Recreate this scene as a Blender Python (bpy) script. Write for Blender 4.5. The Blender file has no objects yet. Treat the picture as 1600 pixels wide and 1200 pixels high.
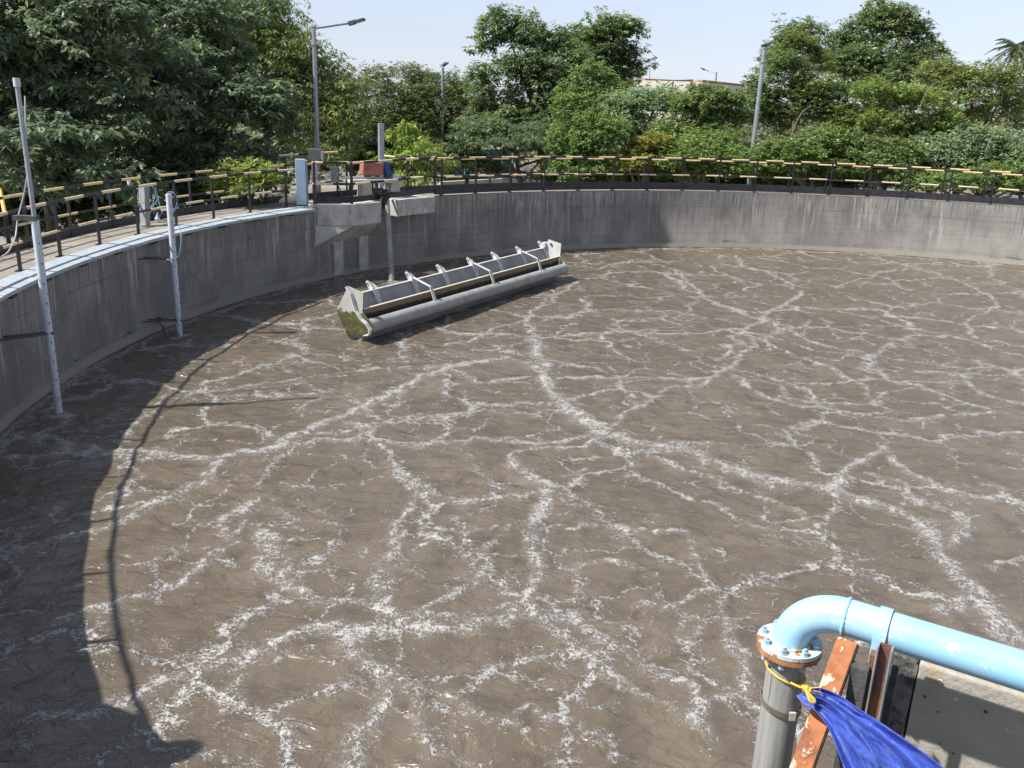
import bpy, bmesh, math, random
import numpy as np
from mathutils import Vector, Matrix
rng = np.random.default_rng(7); random.seed(7)
PI = math.pi
scene = bpy.context.scene
col = scene.collection

# ------------------------------------------------------------------ camera
F_PX, PITCH, ROLL, CAM_Z = 1407.3, .311, .038, 4.984        # for a 1600 px wide picture
cf = Vector((0, math.cos(PITCH), -math.sin(PITCH)))
cu0 = Vector((0, math.sin(PITCH), math.cos(PITCH))); cr0 = Vector((1, 0, 0))
cr = cr0*math.cos(ROLL) + cu0*math.sin(ROLL); cu = cu0*math.cos(ROLL) - cr0*math.sin(ROLL)
CAM = Vector((0, 0, CAM_Z))
cam = bpy.data.objects.new('camera', bpy.data.cameras.new('camera')); col.objects.link(cam)
cam.matrix_world = Matrix(((cr.x, cu.x, -cf.x, 0), (cr.y, cu.y, -cf.y, 0), (cr.z, cu.z, -cf.z, CAM_Z), (0, 0, 0, 1)))
cam.data.sensor_width = 36; cam.data.lens = 36*F_PX/1600; cam.data.clip_start = .05; cam.data.clip_end = 2000
scene.camera = cam
# ------------------------------------------------------------------ light
SX, SY = .765, .228                                          # how far a shadow moves per metre of height
SUN_DIR = Vector((SX, SY, -1)).normalized()
sun = bpy.data.objects.new('sun', bpy.data.lights.new('sun', 'SUN')); col.objects.link(sun)
sun.data.energy = 4.7; sun.data.angle = math.radians(.75); sun.data.color = (1, .955, .88)
sun.rotation_euler = SUN_DIR.to_track_quat('-Z', 'Y').to_euler(); sun.location = (-10, -5, 20)
world = bpy.data.worlds.new('World'); scene.world = world; world.use_nodes = True
wn = world.node_tree.nodes; wl = world.node_tree.links; wn.clear()
sky = wn.new('ShaderNodeTexSky'); sky.sky_type = 'NISHITA'; sky.sun_disc = False
sky.sun_elevation = math.asin(-SUN_DIR.z); sky.sun_rotation = math.atan2(-SUN_DIR.x, -SUN_DIR.y)
sky.air_density = 1.0; sky.dust_density = .45; sky.ozone_density = 2.5; sky.altitude = 300
hs = wn.new('ShaderNodeHueSaturation'); hs.inputs['Saturation'].default_value = .34
bgn = wn.new('ShaderNodeBackground'); bgn.inputs['Strength'].default_value = .112
wo = wn.new('ShaderNodeOutputWorld')
wl.new(sky.outputs[0], hs.inputs['Color']); tint_ = wn.new('ShaderNodeMix'); tint_.data_type = 'RGBA'; tint_.blend_type = 'MULTIPLY'; tint_.inputs[0].default_value = 1; tint_.inputs[7].default_value = (.755, .80, .93, 1)   # pale lavender haze
wl.new(hs.outputs[0], tint_.inputs[6]); wl.new(tint_.outputs[2], bgn.inputs[0]); wl.new(bgn.outputs[0], wo.inputs[0])
scene.view_settings.view_transform = 'Standard'; scene.view_settings.look = 'None'
scene.view_settings.gamma = 1; scene.view_settings.use_curve_mapping = False
scene.view_settings.exposure = .62
try:
    scene.cycles.max_bounces = 6; scene.cycles.diffuse_bounces = 3; scene.cycles.transparent_max_bounces = 6
except Exception: pass

# ------------------------------------------------------------------ maths
TC = Vector((9.753, 15.029)); TR = 17.42                      # tank centre and inner radius, water at z = 0
def ray(px, py): return cf + cr*((px-800)/F_PX) + cu*((600-py)/F_PX)
def at(px, py, d): return CAM + ray(px, py)*d                 # world point at a depth of d metres
def onz(px, py, z=0.):
    r = ray(px, py); return CAM + r*((z-CAM_Z)/r.z)
def zat(px, py, xy):                                          # height over the plan point xy seen at this pixel row
    r = ray(px, py); return CAM_Z + r.z/math.hypot(r.x, r.y)*math.hypot(*xy)
def ring(a, R, z=0.): return Vector((TC.x+R*math.cos(a), TC.y+R*math.sin(a), z))
D2R = math.radians

# ------------------------------------------------------------------ mesh helpers
class MB:
    def __init__(s): s.v = []; s.f = []; s.arc = []
    def add(s, vs, fs, arc=None):
        o = len(s.v); s.v += [tuple(v) for v in vs]; s.f += [tuple(i+o for i in f) for f in fs]
        s.arc += list(arc) if arc is not None else [0.]*len(vs)
        return s
    def box(s, c, size, ax=None):
        """ax: (x,y,z) unit vectors"""
        ax = ax or (Vector((1,0,0)), Vector((0,1,0)), Vector((0,0,1))); c = Vector(c)
        hx, hy, hz = [ax[i]*size[i]/2 for i in range(3)]
        vs = [c+hx*i+hy*j+hz*k for k in (-1,1) for i, j in ((-1,-1),(1,-1),(1,1),(-1,1))]
        return s.add(vs, [(3,2,1,0),(4,5,6,7),(0,1,5,4),(1,2,6,5),(2,3,7,6),(3,0,4,7)])
    def bar(s, a, b, w, h, up=Vector((0,0,1))):
        a, b = Vector(a), Vector(b); d = (b-a); L = d.length; d.normalize()
        y = up.cross(d)
        if y.length < 1e-4: y = Vector((1,0,0)).cross(d)
        y.normalize(); z = d.cross(y)
        return s.box((a+b)/2, (L, w, h), (d, y, z))
    def tube(s, pts, r, n=8, cap=True, arc0=0.):
        pts = [Vector(p) for p in pts]; m = len(pts); rr = r if isinstance(r, (list, tuple)) else [r]*m
        vs, fs, ar = [], [], []; L = arc0; pu = None
        for i, p in enumerate(pts):
            t = (pts[min(i+1,m-1)]-pts[max(i-1,0)]).normalized()
            if pu is None:
                pu = Vector((0,0,1)) if abs(t.z) < .9 else Vector((1,0,0))
            u = (pu - t*pu.dot(t)).normalized(); pu = u; w = t.cross(u)
            if i: L += (p-pts[i-1]).length
            for k in range(n):
                a = 2*PI*k/n; vs.append(p+(u*math.cos(a)+w*math.sin(a))*rr[i]); ar.append(L)
        for i in range(m-1):
            for k in range(n):
                k2 = (k+1) % n; fs.append((i*n+k, i*n+k2, (i+1)*n+k2, (i+1)*n+k))
        if cap: fs += [tuple(range(n))[::-1], tuple((m-1)*n+k for k in range(n))]
        return s.add(vs, fs, ar)
    def prism(s, poly, z0, z1):
        """poly: counter-clockwise (x,y); z0,z1 numbers or lists"""
        n = len(poly); a = z0 if isinstance(z0, list) else [z0]*n; b = z1 if isinstance(z1, list) else [z1]*n
        vs = [(p[0], p[1], a[i]) for i, p in enumerate(poly)]+[(p[0], p[1], b[i]) for i, p in enumerate(poly)]
        fs = [tuple(range(n))[::-1], tuple(range(n, 2*n))]+[(i, (i+1)%n, n+(i+1)%n, n+i) for i in range(n)]
        return s.add(vs, fs)
    def extrude(s, poly3, vec):
        n = len(poly3); vec = Vector(vec)
        vs = [Vector(p) for p in poly3]+[Vector(p)+vec for p in poly3]
        return s.add(vs, [tuple(range(n))[::-1], tuple(range(n, 2*n))]+[(i, (i+1)%n, n+(i+1)%n, n+i) for i in range(n)])
    def arcband(s, a0, a1, prof, n, closed=True):
        """sweep a profile [(R,z)...] round the tank centre from a0 to a1 degrees"""
        vs, fs, ar = [], [], []; m = len(prof)
        for i in range(n+1):
            a = D2R(a0+(a1-a0)*i/n)
            for R, z in prof: vs.append(ring(a, R, z)); ar.append(abs(D2R(a1-a0)*i/n)*prof[0][0])
        for i in range(n):
            for k in range(m if closed else m-1):
                k2 = (k+1) % m; q = (i*m+k, i*m+k2, (i+1)*m+k2, (i+1)*m+k)
                fs.append(q if a1 > a0 else q[::-1])
        if closed and abs(a1-a0) < 359:
            fs += [tuple(range(m)), tuple(n*m+k for k in range(m))[::-1]]
        return s.add(vs, fs, ar)
    def mesh(s, name, smooth=False, bevel=0.):
        me = bpy.data.meshes.new(name); me.from_pydata(s.v, [], s.f)
        at_ = me.attributes.new('arc', 'FLOAT', 'POINT'); at_.data.foreach_set('value', s.arc)
        bm = bmesh.new(); bm.from_mesh(me); bmesh.ops.recalc_face_normals(bm, faces=bm.faces)
        if bevel: bmesh.ops.bevel(bm, geom=[e for e in bm.edges if e.is_manifold and e.calc_face_angle(0) > .5], offset=bevel, segments=2, affect='EDGES', profile=.6)
        bm.to_mesh(me); bm.free()
        if smooth:
            me.polygons.foreach_set('use_smooth', [True]*len(me.polygons))
            try: me.set_sharp_from_angle(angle=D2R(40))
            except Exception: pass
        return me
    def build(s, name, mat, parent=None, smooth=False, bevel=0., **kw):
        return link(name, s.mesh(name, smooth, bevel), mat, parent, **kw)
def link(name, me, mat, parent=None, **kw):
    if mat and not me.materials: me.materials.append(mat)
    o = bpy.data.objects.new(name, me); col.objects.link(o)
    if parent:
        o.parent = parent; o.matrix_parent_inverse = parent.matrix_world.inverted() if kw.get('keep', True) else Matrix()
    return o
def tag(o, label=None, cat=None, group=None, kind=None):
    for k, v in (('label', label), ('category', cat), ('group', group), ('kind', kind)):
        if v: o[k] = v
    return o
def thing(name, loc, label, cat, group=None):
    o = bpy.data.objects.new(name, None); col.objects.link(o); o.location = loc; o.empty_display_size = .3
    o.matrix_world = Matrix.Translation(loc)
    return tag(o, label, cat, group)

# ------------------------------------------------------------------ materials
class NT:
    def __init__(s, name):
        s.m = bpy.data.materials.new(name); s.m.use_nodes = True; s.n = s.m.node_tree.nodes; s.l = s.m.node_tree.links
        s.n.clear(); s.out = s.n.new('ShaderNodeOutputMaterial'); s.b = s.n.new('ShaderNodeBsdfPrincipled')
        s.l.new(s.b.outputs[0], s.out.inputs[0])
    def set(s, sock, v):
        if isinstance(v, bpy.types.NodeSocket): s.l.new(v, sock)
        elif isinstance(v, (tuple, list)) and len(v) == 3 and sock.type == 'RGBA': sock.default_value = (*v, 1)
        else: sock.default_value = v
    def node(s, t, props=None, **ins):
        n = s.n.new('ShaderNode'+t)
        for k, v in (props or {}).items(): setattr(n, k, v)
        for k, v in ins.items():
            k2 = int(k[1:]) if k[0] == 'i' and k[1:].isdigit() else k.replace('_', ' ')
            s.set(n.inputs[k2], v)
        return n
    def pos(s): return s.node('NewGeometry').outputs['Position']
    def obj(s): return s.node('TexCoord').outputs['Object']
    def math(s, op, a, b=0., c=0., clamp=False): return s.node('Math', {'operation': op, 'use_clamp': clamp}, i0=a, i1=b, i2=c).outputs[0]
    def noise(s, vec, scale, detail=3., rough=.5, col=False, dist=0.):
        n = s.node('TexNoise', None, Vector=vec, Scale=scale, Detail=detail, Roughness=rough, Distortion=dist); return n.outputs['Color' if col else 'Fac']
    def ramp(s, v, lo, hi, a=0., b=1.):
        return s.node('MapRange', {'interpolation_type': 'SMOOTHSTEP'}, i0=v, i1=lo, i2=hi, i3=a, i4=b).outputs[0]
    def mix(s, f, a, b):
        n = s.n.new('ShaderNodeMix'); n.data_type = 'RGBA'; s.set(n.inputs[0], f); s.set(n.inputs[6], a); s.set(n.inputs[7], b); return n.outputs[2]
    def scale(s, vec, x, y, z): return s.node('VectorMath', {'operation': 'MULTIPLY'}, i0=vec, i1=(x, y, z)).outputs[0]
    def bump(s, h, strength=.3, dist=.02, normal=None):
        n = s.node('Bump', None, Height=h, Strength=strength, Distance=dist)
        if normal is not None: s.l.new(normal, n.inputs['Normal'])
        return n.outputs[0]
    def fin(s, color=None, rough=.6, metal=0., normal=None, spec=None):
        if color is not None: s.set(s.b.inputs['Base Color'], color)
        s.set(s.b.inputs['Roughness'], rough); s.set(s.b.inputs['Metallic'], metal)
        if spec is not None: s.set(s.b.inputs['Specular IOR Level'], spec)
        if normal is not None: s.l.new(normal, s.b.inputs['Normal'])
        return s.m

def mat_paint(name, c, c2=None, rough=.5, wear=.0, wearcol=(.22, .09, .035), metal=0., scale=6., bumpy=.08, lo=.5):
    t = NT(name); p = t.pos(); n = t.noise(p, scale, 6, .62); c2 = c2 or tuple(x*.72 for x in c)
    k = t.mix(t.ramp(n, .3, .7), c, c2)
    if wear > 0:
        w = t.noise(t.scale(p, 1, 1, .7), scale*1.7, 7, .68); k = t.mix(t.ramp(w, lo+.26-wear*.3, lo+.29-wear*.3), k, wearcol)
    return t.fin(k, rough, metal, t.bump(t.noise(p, 60, 3), bumpy, .01))

def mat_stripe(name, ca, cb, period=1.24, duty=.5):
    t = NT(name); a = t.node('Attribute', {'attribute_name': 'arc'}).outputs['Fac']; p = t.pos()
    fr = t.math('FRACT', t.math('DIVIDE', a, period)); st = t.math('GREATER_THAN', fr, duty)
    n = t.noise(p, 9, 5, .65); chip = t.ramp(t.noise(p, 22, 5, .7), .63, .66)
    cc = t.mix(t.ramp(n, .35, .75), ca, tuple(x*.7 for x in ca)); cc = t.mix(chip, cc, (.2, .09, .04))
    k = t.mix(st, cc, t.mix(t.ramp(n, .5, .8), cb, (.045, .043, .042)))
    return t.fin(k, .45)

M = {}
M['yb'] = mat_stripe('striped_paint_bright', (.80, .60, .31), (.012, .012, .014))
M['yc'] = mat_stripe('striped_paint_faded', (.80, .64, .42), (.014, .014, .016))
M['black'] = mat_paint('black_enamel', (.013, .013, .017), (.022, .022, .027), .42, .15)
M['black_dusty'] = mat_paint('dusty_black_plate', (.016, .018, .026), (.04, .04, .045), .5, .1)
M['galv'] = mat_paint('galvanised_steel', (.40, .43, .47), (.30, .33, .36), .42, 0, metal=.35)
M['lampgrey'] = mat_paint('dark_grey_cast', (.05, .055, .06), (.08, .085, .09), .5)
M['white'] = mat_paint('white_plastic', (.62, .66, .74), (.50, .54, .60), .42, 0, scale=3)
M['whitepaint'] = mat_paint('white_steel_paint', (.66, .66, .64), (.5, .5, .47), .5, .05, wearcol=(.25, .2, .12))
M['skimgrey'] = mat_paint('grey_steel_paint', (.36, .36, .34), (.24, .235, .215), .5, .1, wearcol=(.12, .09, .05), scale=3)
M['pipegrey'] = mat_paint('float_pipe_grey', (.36, .36, .35), (.27, .265, .25), .5, .22, wearcol=(.15, .115, .07), scale=5)
M['skyblue'] = mat_paint('pale_blue_paint', (.52, .68, .80), (.46, .61, .74), .5, .06, wearcol=(.3, .3, .3))
M['coping'] = mat_paint('pale_blue_coping', (.30, .38, .46), (.44, .45, .44), .75, .32, wearcol=(.40, .38, .34), scale=4)
M['motor_blue'] = mat_paint('motor_blue', (.015, .08, .32), (.02, .06, .2), .4, .1)
M['cable_blue'] = mat_paint('cable_blue', (.2, .36, .55), None, .5)
M['cable_grey'] = mat_paint('cable_grey', (.45, .48, .5), None, .5)
M['orange'] = mat_paint('weathered_orange', (.38, .145, .08), (.29, .125, .09), .7, .35, wearcol=(.27, .14, .11), scale=5)
M['cream'] = mat_paint('cream_paint', (.68, .64, .54), (.58, .54, .44), .7, .15, wearcol=(.35, .3, .22), scale=3)
M['darkbox'] = mat_paint('slate_grey_box', (.075, .085, .095), (.11, .12, .13), .5)
M['teal'] = mat_paint('teal_paint', (.05, .26, .25), (.04, .2, .19), .6)
M['tealnet'] = mat_paint('teal_netting', (.012, .045, .042), (.016, .06, .055), .8)
M['bluerail'] = mat_paint('dull_blue_paint', (.05, .08, .22), None, .5)
M['redtrim'] = mat_paint('brick_red_trim', (.36, .16, .11), None, .8)
M['bark'] = mat_paint('bark', (.115, .085, .06), (.06, .045, .035), .9, 0, scale=10, bumpy=.5)
M['palebark'] = mat_paint('pale_bark', (.26, .22, .17), (.16, .13, .1), .9, 0, scale=10, bumpy=.5)
M['rope'] = mat_paint('yellow_rope', (.80, .52, .08), (.7, .4, .05), .7)
M['brass'] = mat_paint('zinc_eyelet', (.7, .66, .58), None, .35, metal=.8)
M['bolt'] = mat_paint('bolt_blue_grey', (.40, .55, .66), (.3, .36, .42), .4, .3, scale=20)
M['band'] = mat_paint('dull_steel_band', (.38, .37, .34), (.3, .24, .17), .4, .2, metal=.6)
M['rusty'] = mat_paint('rusty_plate', (.24, .10, .05), (.12, .06, .04), .8, .3, wearcol=(.32, .2, .15), scale=14, bumpy=.5)
M['grime'] = mat_paint('grimy_dark_steel', (.10, .10, .10), (.045, .045, .045), .6, .25, wearcol=(.2, .11, .07), scale=12, bumpy=.5)
def m_rustpaint():
    t = NT('orange_primer_flaking'); p = t.pos(); n = t.noise(p, 9, 6, .6); k = t.mix(t.ramp(n, .35, .7), (.40, .145, .05), (.19, .065, .03))
    a = t.noise(p, 7, 6, .62, dist=.4); k = t.mix(t.ramp(a, .595, .61), k, (.55, .46, .33)); k = t.mix(t.ramp(a, .67, .68), k, (.62, .60, .55))
    return t.fin(k, .75, normal=t.bump(t.math('ADD', n, t.ramp(a, .56, .58)), .5, .006))
M['rustpaint'] = m_rustpaint()
def m_bluepipe():
    t = NT('sky_blue_pipe_enamel'); p = t.pos(); n = t.noise(p, 3, 4, .5); k = t.mix(t.ramp(n, .35, .7), (.28, .58, .82), (.38, .66, .84))
    a = t.noise(p, 10, 5, .6); k = t.mix(t.ramp(a, .62, .64), k, (.50, .68, .78)); k = t.mix(t.ramp(t.noise(p, 2.2, 6, .7), .45, .7, 0, .35), k, (.42, .52, .55)); k = t.mix(t.ramp(t.noise(t.scale(p, 1, 1, .25), 34, 4, .6), .68, .74, 0, .6), k, (.30, .27, .22))
    dn = t.noise(t.scale(p, 1, 1, .55), 26, 3, .5); k = t.mix(t.ramp(dn, .73, .76), k, (.16, .13, .11))
    return t.fin(k, .38, normal=t.bump(t.math('ADD', t.noise(p, 5, 3), t.math('MULTIPLY', t.ramp(a, .66, .69), .2)), .12, .02))
M['bluepipe'] = m_bluepipe()
def m_flange():
    t = NT('flange_flaked_paint'); p = t.pos(); z = t.node('SeparateXYZ', None, Vector=p).outputs[2]
    a = t.noise(p, 13, 6, .65); k = t.mix(t.ramp(a, .48, .55), (.50, .64, .72), (.55, .52, .44)); k = t.mix(t.ramp(a, .555, .59), k, (.34, .17, .07))
    return t.fin(k, .6, normal=t.bump(a, .4, .008))
M['flange'] = m_flange()
M['flange_rust'] = mat_paint('flange_rust', (.50, .24, .09), (.30, .12, .05), .8, .4, wearcol=(.6, .55, .42), scale=16)
def m_greypipe():
    t = NT('weathered_grey_pipe'); p = t.pos(); n = t.noise(t.scale(p, 14, 14, .8), 1.6, 6, .65); k = t.mix(t.ramp(n, .35, .68), (.34, .34, .325), (.235, .235, .22))
    k = t.mix(t.ramp(t.noise(p, 28, 4, .6), .68, .72), k, (.46, .46, .44)); k = t.mix(t.ramp(t.noise(t.scale(p, 20, 20, 1), 2.3, 4), .64, .68), k, (.17, .16, .14))
    return t.fin(k, .6, normal=t.bump(n, .25, .006))
M['greypipe'] = m_greypipe()
def m_tarp():
    t = NT('blue_tarpaulin'); p = t.pos(); n = t.noise(p, 7, 5, .6); k = t.mix(t.ramp(n, .35, .75), (.042, .078, .36), (.07, .12, .46))
    d = t.noise(t.scale(p, 1, 1, 1), 12, 6, .7); k = t.mix(t.ramp(d, .52, .72, 0, .8), k, (.13, .135, .23))
    return t.fin(k, .46, normal=t.bump(t.math('ADD', t.noise(p, 18, 4, .55), t.math('MULTIPLY', t.noise(p, 6, 4, .55, dist=.3), 2.5)), .45, .03))
M['tarp'] = m_tarp()
def m_conc(name, c1, c2, sc=1.2, stain=(.1, .1, .1), amt=.5, bump=.35):
    t = NT(name); p = t.pos(); n = t.noise(p, sc, 7, .62); k = t.mix(t.ramp(n, .3, .7), c1, c2)
    st = t.noise(t.scale(p, 5, 5, .7), 1.3, 5, .65); k = t.mix(t.ramp(st, .55, .75, 0, amt), k, stain)
    f = t.noise(p, 30, 5, .7); k = t.mix(t.ramp(f, .62, .7, 0, .35), k, (.12, .115, .105))
    return t.fin(k, .88, normal=t.bump(t.math('ADD', f, t.noise(p, 7, 4)), bump, .015))
M['conc'] = m_conc('platform_concrete', (.56, .54, .50), (.36, .35, .32), 3.2, (.07, .07, .07), .85)
M['walk'] = m_conc('dusty_walkway', (.30, .27, .225), (.21, .19, .16), 1.0, (.22, .2, .17), .4)
M['concpost'] = m_conc('post_concrete', (.34, .35, .34), (.24, .25, .25), 5, (.14, .14, .14), .4)
M['plinth'] = m_conc('painted_plinth', (.56, .53, .46), (.42, .4, .35), 3, (.2, .18, .15), .5)

def m_fgwall():
    t = NT('rough_grey_plaster'); p = t.pos(); n = t.noise(p, 2.6, 6, .6); k = t.mix(t.ramp(n, .3, .7), (.42, .40, .34), (.32, .305, .26))
    z = t.node('SeparateXYZ', None, Vector=p).outputs[2]
    dr = t.noise(t.scale(p, 11, 11, .8), 1., 5, .65); top = t.ramp(z, 1.9, 2.5)
    k = t.mix(t.math('MULTIPLY', t.ramp(dr, .52, .62), t.math('MULTIPLY', top, .6)), k, (.42, .27, .11))
    sp = t.noise(p, 24, 3, .5); k = t.mix(t.ramp(sp, .71, .73), k, (.09, .08, .07)); 
    return t.fin(k, .8, normal=t.bump(t.math('ADD', t.noise(p, 22, 4, .6), t.math('MULTIPLY', t.noise(p, 4, 3), 2.)), .5, .02))
M['fgwall'] = m_fgwall()
def m_fgend():
    t = NT('black_weathered_end'); p = t.pos(); n = t.noise(p, 12, 7, .7); k = t.mix(t.ramp(n, .38, .62), (.045, .045, .045), (.19, .185, .175))
    k = t.mix(t.ramp(t.node('SeparateXYZ', None, Vector=p).outputs[2], 2.34, 2.46, 0, .6), k, (.36, .25, .19))
    return t.fin(k, .85, normal=t.bump(n, 1., .03))
M['fgend'] = m_fgend()

def m_tankwall():
    t = NT('tank_wall_concrete'); p = t.pos()
    q = t.node('VectorMath', {'operation': 'SUBTRACT'}, i0=p, i1=(TC.x, TC.y, 0)).outputs[0]
    s = t.node('SeparateXYZ', None, Vector=q); ang = t.math('ARCTAN2', s.outputs[1], s.outputs[0]); u = t.math('MULTIPLY', ang, TR)
    z = s.outputs[2]; uv = t.node('CombineXYZ', None, X=u, Y=z, Z=0.).outputs[0]
    big = t.noise(t.scale(uv, 1, .7, 1), .7, 6, .65); k = t.mix(t.ramp(big, .36, .62), (.285, .268, .245), (.180, .169, .155))
    hz = t.noise(t.scale(t.node('VectorMath', {'operation': 'ADD'}, i0=uv, i1=t.node('CombineXYZ', None, X=0., Y=t.math('MULTIPLY', t.math('SINE', t.math('MULTIPLY', u, .23)), .12), Z=0.).outputs[0]).outputs[0], .035, 9, 1), 1.6, 7, .72, dist=.35); k = t.mix(t.ramp(hz, .46, .68, 0, .5), k, (.13, .125, .12))
    zt = t.ramp(z, .2, 1.95)                                   # stains start at the rim
    vs = t.noise(t.scale(uv, 4.2, .28, 1), 1.5, 5, .68, dist=.5); reg = t.ramp(t.noise(t.scale(uv, .5, .1, 1), 1., 3), .36, .56)
    k = t.mix(t.math('MULTIPLY', t.math('MULTIPLY', t.ramp(vs, .52, .66), t.math('ADD', t.math('MULTIPLY', zt, .75), .12)), reg), k, (.52, .515, .49))
    vd = t.noise(t.scale(uv, 5.3, .31, 5), 1.73, 5, .7, dist=.8); k = t.mix(t.math('MULTIPLY', t.ramp(vd, .5, .68, 0, .9), t.math('ADD', t.math('MULTIPLY', zt, .7), .2)), k, (.085, .085, .088))
    # short drips under the rim
    dp = t.noise(t.scale(uv, 9, .35, 3), 1.4, 4, .6); top = t.ramp(z, 1.45, 1.98)
    k = t.mix(t.math('MULTIPLY', t.ramp(dp, .45, .62), t.math('MULTIPLY', top, .55)), k, (.40, .39, .37))
    # pour lines
    wz = t.math('ADD', z, t.math('MULTIPLY', t.noise(uv, 1.1, 4), .09)); ln = 0.
    for zz, w, st in ((1.46, .022, .75), (1.02, .014, .55), (1.25, .01, .35), (.62, .012, .3), (1.68, .008, .25)):
        d = t.math('ABSOLUTE', t.math('SUBTRACT', wz, zz+.045)); l = t.ramp(d, 0., w*1.6, st, 0.); ln = l if isinstance(ln, float) else t.math('MAXIMUM', ln, l)
    ln = t.math('MULTIPLY', ln, t.ramp(t.noise(t.scale(uv, .8, .3, 1), 1.3, 4), .38, .64, 0., .6)); k = t.mix(ln, k, (.07, .07, .072))
    # formwork joints, 3.7 m apart
    fu = t.math('FRACT', t.math('DIVIDE', u, 3.7)); j = t.ramp(t.math('ABSOLUTE', t.math('SUBTRACT', fu, .5)), 0., .003, .12, 0.); k = t.mix(j, k, (.36, .36, .35))
    # tide band near the water
    wb = t.math('ADD', z, t.math('MULTIPLY', t.noise(uv, 2.2, 5, .7), .10)); k = t.mix(t.ramp(wb, .27, .22), k, t.mix(big, (.32, .295, .24), (.22, .205, .165)))
    k = t.mix(t.ramp(wb, .115, .08), k, (.10, .085, .06))
    sc = t.ramp(t.math('ABSOLUTE', t.math('SUBTRACT', wb, .31)), .0, .05, 1., 0.); k = t.mix(t.math('MULTIPLY', sc, t.ramp(t.noise(t.scale(uv, .6, 3, 1), 2., 5, .7), .56, .64)), k, (.06, .06, .055))
    f = t.noise(uv, 14, 6, .7); k = t.mix(t.ramp(f, .66, .72, 0, .6), k, (.10, .10, .10))
    return t.fin(k, .9, normal=t.bump(t.math('ADD', f, t.math('MULTIPLY', ln, -.6)), .13, .015))
M['tankwall'] = m_tankwall()
def m_weir():
    t = NT('brown_scummed_weir'); p = t.pos(); z = t.node('SeparateXYZ', None, Vector=p).outputs[2]
    n = t.noise(p, 5, 6, .7); zz = t.math('ADD', z, t.math('MULTIPLY', n, .14)); k = t.mix(t.ramp(zz, .62, .66), (.03, .024, .013), (.215, .16, .075))
    k = t.mix(t.ramp(t.noise(p, 9, 5, .7), .58, .66, 0, .6), k, (.10, .075, .03))
    return t.fin(k, .7, normal=t.bump(n, .5, .01))
M['weir'] = m_weir()
def m_moss():
    t = NT('moss_on_steel'); p = t.pos(); z = t.node('SeparateXYZ', None, Vector=p).outputs[2]
    n = t.noise(p, 26, 7, .75); g = t.mix(t.ramp(n, .35, .6), (.018, .026, .008), (.14, .15, .03)); g = t.mix(t.ramp(t.noise(p, 7, 5, .65), .42, .6), g, (.06, .05, .025)); zz = t.math('ADD', z, t.math('ADD', t.math('MULTIPLY', n, .2), t.math('MULTIPLY', t.noise(p, 4.5, 5, .65), .55))); zz = t.math('SUBTRACT', zz, .17)
    w = t.mix(t.noise(p, 6, 4), (.50, .50, .47), (.34, .34, .31)); k = t.mix(t.ramp(zz, .80, .86), g, w); k = t.mix(t.ramp(zz, .30, .38), (.035, .03, .018), k)
    return t.fin(k, .85, normal=t.bump(n, .9, .02))
M['moss'] = m_moss()

def m_ground():
    t = NT('dusty_yard'); p = t.pos(); n = t.noise(p, .25, 6, .6); k = t.mix(t.ramp(n, .35, .65), (.27, .26, .235), (.19, .17, .135))
    k = t.mix(t.ramp(t.noise(p, .8, 5, .65), .56, .62), k, (.10, .12, .05)); return t.fin(k, .95)
M['ground'] = m_ground()

def m_leaf():
    t = NT('leaf'); c = t.node('Attribute', {'attribute_name': 'tint'}).outputs['Color']
    t.set(t.b.inputs['Base Color'], c); t.b.inputs['Roughness'].default_value = .40; t.b.inputs['Specular IOR Level'].default_value = .35
    tr = t.node('BsdfTranslucent', None, Color=t.node('HueSaturation', None, Hue=.48, Saturation=1.15, Value=1.15, Color=c).outputs[0])
    mx = t.node('MixShader', None, Fac=.36); t.l.new(t.b.outputs[0], mx.inputs[1]); t.l.new(tr.outputs[0], mx.inputs[2]); t.l.new(mx.outputs[0], t.out.inputs[0])
    return t.m
M['leaf'] = m_leaf()

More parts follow.
